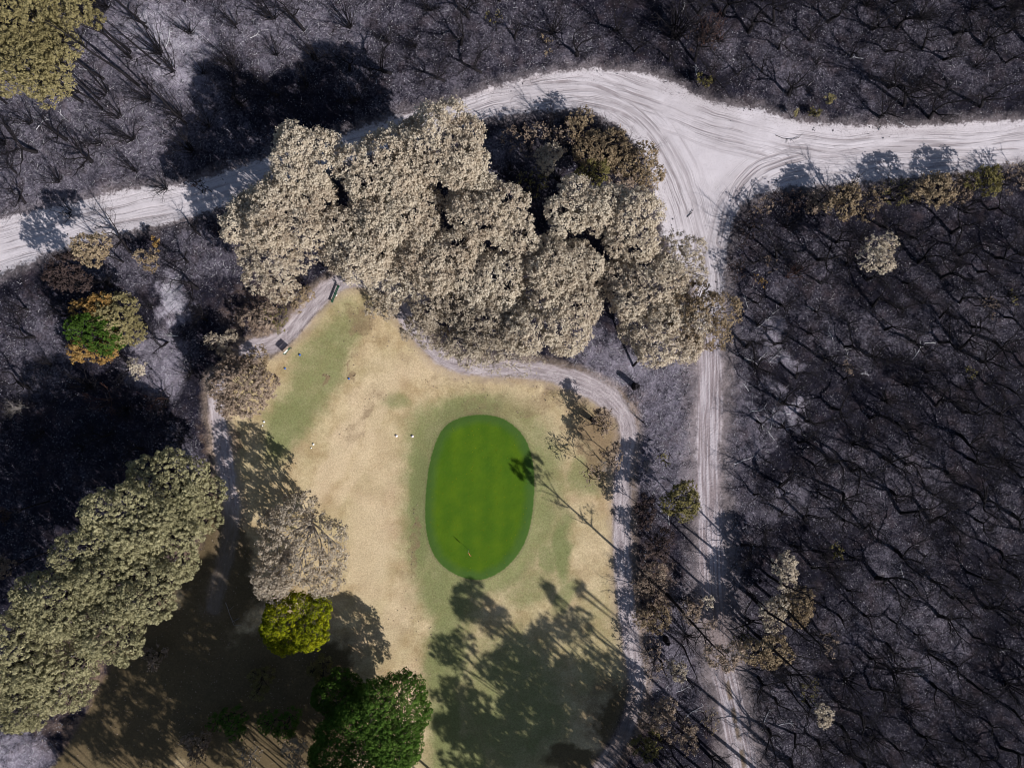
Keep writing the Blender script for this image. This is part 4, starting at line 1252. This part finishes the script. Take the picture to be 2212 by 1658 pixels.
# ------------------------------------------------------------------ golf course furniture
# tee sign: two posts, two boards with a slot between
pA = np.array(W((670 + 1200 / 27.63) * .8848, (820 + 840 / 27.63) * .8848)); pB = np.array(W((670 + 830 / 27.63) * .8848, (820 + 1240 / 27.63) * .8848))
c = (pA + pB) / 2; dv = pB - pA
width = float(np.linalg.norm(dv)); ang = math.atan2(dv[1], dv[0])
t = thing('tee_sign', 'green and white course sign board on two posts beside the path', 'sign', (c[0], c[1], ground_z(*c)), None, ang)
for s in (-1, 1):
    b = Boxes(); b.box((s * width / 2, 0, .67), (.09, .09, 1.5)); link('post', b.mesh('post', M_GREENP), t)
b = Boxes(); b.box((0, 0, 1.15), (width + .02, .05, .44)); up = link('upper_board', b.mesh('upper_board', M_GREENP), t)
b = Boxes(); b.box((0, 0, .71), (width + .02, .05, .34)); link('lower_board', b.mesh('lower_board', M_GREENP), t)
b = Boxes(); b.box((.12, .034, 1.15), (width * .62, .014, .32), .003); link('white_panel', b.mesh('white_panel', M_WHITE), up)
b = Boxes(); b.box((.1, 0, 1.39), (width * .66, .12, .03)); link('white_cap', b.mesh('white_cap', M_WHITE), t)

pA = np.array(W((600 + 1460 / 6.377) * .8848, (670 + 170 / 6.377) * .8848)); pB = np.array(W((600 + 1350 / 6.377) * .8848, (670 + 440 / 6.377) * .8848))
c = (pA + pB) / 2; dv = pB - pA; width = float(np.linalg.norm(dv)); ang = math.atan2(dv[1], dv[0])
t = thing('plank_bench', 'narrow dark green plank bench beside the curved path', 'bench', (c[0], c[1], ground_z(*c)), None, ang)
b = Boxes(); b.box((0, .085, .40), (width, .15, .045)); b.box((0, -.085, .40), (width, .15, .045)); link('seat', b.mesh('seat', M_GREENP), t)
for s in (-1, 0, 1):
    b = Boxes(); b.box((s * width * .42, 0, .18), (.09, .26, .39)); link('leg', b.mesh('leg', M_GREENP), t)
b = Boxes(); b.box((.1, .20, .1), (.32, .06, .2)); link('white_plate', b.mesh('white_plate', M_WHITE), t)


def marker(fx, fy, rad, mat, label, group):
    x, y = W(fx * .8848, fy * .8848)
    t = thing('tee_marker', label, 'tee marker', (x, y, ground_z(x, y)), group)
    b = Boxes(); b.lathe([(rad, .0), (rad, rad * .35), (rad * .86, rad * .8), (rad * .5, rad * 1.1), (.005, rad * 1.2)]); link('dome', b.mesh('dome', mat, True), t)
    b = Boxes(); b.lathe([(.015, -.12), (.015, .02)], (0, 0, 0), 6); link('spike', b.mesh('spike', M_WHITE), t)


gm = 'tee markers on the fairway grass'
marker(733, 866, .17, M_BLUE, 'blue tee marker just right of the green and white sign', gm)
marker(697, 899, .15, M_BLUE, 'blue tee marker below the sign, closest to the brown tree', gm)
marker(852, 924, .15, M_BLUE, 'blue tee marker out on the olive tee grass', gm)
marker(645.6, 1029, .15, M_WHITE, 'white tee marker, upper of a close pair left of the tree shadow', gm)
marker(642, 1038, .10, M_WHITE, 'small white ball, lower of a close pair left of the tree shadow', gm)
marker(765.6, 1083.8, .15, M_WHITE, 'white tee marker at the right tip of the branching tree shadow', gm)
marker(760, 1093, .10, M_WHITE, 'small white ball below the marker at the right tip of the branching shadow', gm)
marker(968, 1063.6, .19, M_PINK, 'pale pinkish marker on straw grass, left of the pair by the green', gm)
marker(1007, 1064.4, .19, M_PINK, 'pale pinkish marker on the green fringe, right of the pair', gm)

x, y = W(1013, 1186)
t = thing('golf_flag', 'orange golf flag on a thin white stick on the putting green', 'flag', (x, y, ground_z(x, y)))
b = Boxes(); b.lathe([(.014, -.1), (.014, 2.05), (.002, 2.06)], sides=8); link('flagstick', b.mesh('flagstick', M_WHITE, True), t)
n = 9
V = []; Q = []
for i in range(n):
    u = i / (n - 1)
    for zt in (0, 1):
        for sgn in (-1, 1):
            V.append((.014 + u * .64 * .7, -u * .64 * .75 + .06 * math.sin(u * 7), 2.02 - zt * (.40 - .08 * u) - .16 * u * u + 0))
            V[-1] = (V[-1][0] + sgn * .006, V[-1][1] + sgn * .006, V[-1][2])
for i in range(n - 1):
    o = i * 4
    Q += [(o, o + 4, o + 6, o + 2), (o + 1, o + 3, o + 7, o + 5), (o, o + 1, o + 5, o + 4), (o + 2, o + 6, o + 7, o + 3)]
link('cloth', quads('cloth', V, Q, M_FLAG, True), t)
b = Boxes(); b.lathe([(.055, .012), (.075, .016), (.075, .002)], sides=14); link('cup', b.mesh('cup', M_HOLE), t)


# ------------------------------------------------------------------ uncountable litter
def sticks(name, n, mat, label, sel, lr, rr_, flat, seed, zone=(0,)):
    r = np.random.default_rng(seed)
    P = r.uniform([-84, -64], [84, 64], (n * 3, 2))
    z, f, hz = zone_at(P[:, 0], P[:, 1])
    k = np.isin(z, zone) & sel(P, f, r)
    P = P[k][:n]; hz = hz[k][:n]
    n = len(P)
    a = r.uniform(0, 2 * PI, n); el = r.uniform(*flat, n)
    d = np.stack([np.cos(a) * np.cos(el), np.sin(a) * np.cos(el), np.sin(el)], 1)
    L = r.uniform(*lr, n); R = r.uniform(*rr_, n)
    b = np.stack([P[:, 0], P[:, 1], hz - .02], 1)
    u = unit(np.cross(d, np.array([.3, .5, .8]))); v = np.cross(d, u)
    V = []
    for end, k2 in ((b, 1.0), (b + d * L[:, None], .5)):
        for j in range(3):
            t = j * 2 * PI / 3
            V.append(end + (u * math.cos(t) + v * math.sin(t)) * (R * k2)[:, None])
    V = np.stack(V, 1).reshape(-1, 3)
    o = np.arange(n)[:, None] * 6
    Q = np.concatenate([o + np.array(q) for q in ((0, 1, 4, 3), (1, 2, 5, 4), (2, 0, 3, 5))])
    tag(link(name, quads(name, V, Q, mat)), label, None, None, 'stuff')


def flakes(name, n, mat, label, sel, size, seed, zone=(0,), lift=.02, tilt=.5):
    r = np.random.default_rng(seed)
    P = r.uniform([-84, -64], [84, 64], (n * 4, 2))
    z, f, hz = zone_at(P[:, 0], P[:, 1])
    k = np.isin(z, zone) & sel(P, f, r)
    P = P[k][:n]; hz = hz[k][:n]; n = len(P)
    s = r.uniform(*size, n)
    N = np.array([0, 0, 1.0]) + r.normal(size=(n, 3)) * tilt
    me = leaf_mesh(name, np.stack([P[:, 0], P[:, 1], hz + lift + s * .2], 1), N, s * 1.4, s * .8, mat, r)
    tag(link(name, me), label, None, None, 'stuff')


cln = lambda P, s, sd: vnoise(P[:, 0] * s, P[:, 1] * s, sd)
sticks('burnt_scrub', 44000, M_CHAR, 'burnt scrub of short black stems', lambda P, f, r: (f['sand'] < -.6) & (f['track'] < -1.0) & (f['path'] < -.8) & (f['turf'] < -1.5) & (cln(P, .5, 3) > r.random(len(P)) * .8), (.35, 1.3), (.012, .032), (.25, 1.4), 11)
sticks('ashen_sticks', 20000, M_ASHW, 'white ash sticks littering the burnt floor', lambda P, f, r: (f['sand'] < -.6) & (f['track'] < -1.0) & (f['turf'] < -1.5) & (f['ash'] ** 1.6 * 1.6 + cln(P, .7, 5) * .3 > .25 + r.random(len(P)) * .9), (.2, .9), (.012, .03), (-.02, .35), 12)
flakes('ash_flakes', 60000, M_FLAKE, 'white ash flakes on the burnt floor', lambda P, f, r: (f['sand'] < -.5) & (f['track'] < -.8) & (f['turf'] < -1.2) & (f['ash'] * .8 + cln(P, .9, 8) * .7 > .18 + r.random(len(P)) * .8), (.05, .15), 13)
flakes('road_debris', 7000, M_CHAR, 'black twigs and charcoal crumbs along the sandy road edges', lambda P, f, r: (f['sand'] < 3.2) & (cln(P, .5, 23) * (1.2 - f['sand'] / 3.2) > .38 + r.random(len(P)) * .5), (.08, .28), 18, (1,))
flakes('leaf_litter', 14000, LEAF['brown'], 'brown fallen leaf litter', lambda P, f, r: (f['brown'] > .2 + r.random(len(P)) * .6) & (cln(P, .8, 9) > r.random(len(P))), (.07, .2), 14, (0, 3, 4))
r = np.random.default_rng(17)
P = r.uniform([-13, -30], [4, -4], (900, 2))
z, f, hz = zone_at(P[:, 0], P[:, 1])
k = (z == 5) & (f['green'] > .5)
P = P[k][:170]; hz = hz[k][:170]
tag(link('fallen_petals', leaf_mesh('fallen_petals', np.stack([P[:, 0], P[:, 1], hz + .03], 1), np.array([0, 0, 1.]) + r.normal(size=(len(P), 3)) * .2, r.uniform(.08, .16, len(P)), r.uniform(.06, .12, len(P)), LEAF['lime'], r)), 'pale yellow leaf specks scattered over the putting green', None, None, 'stuff')
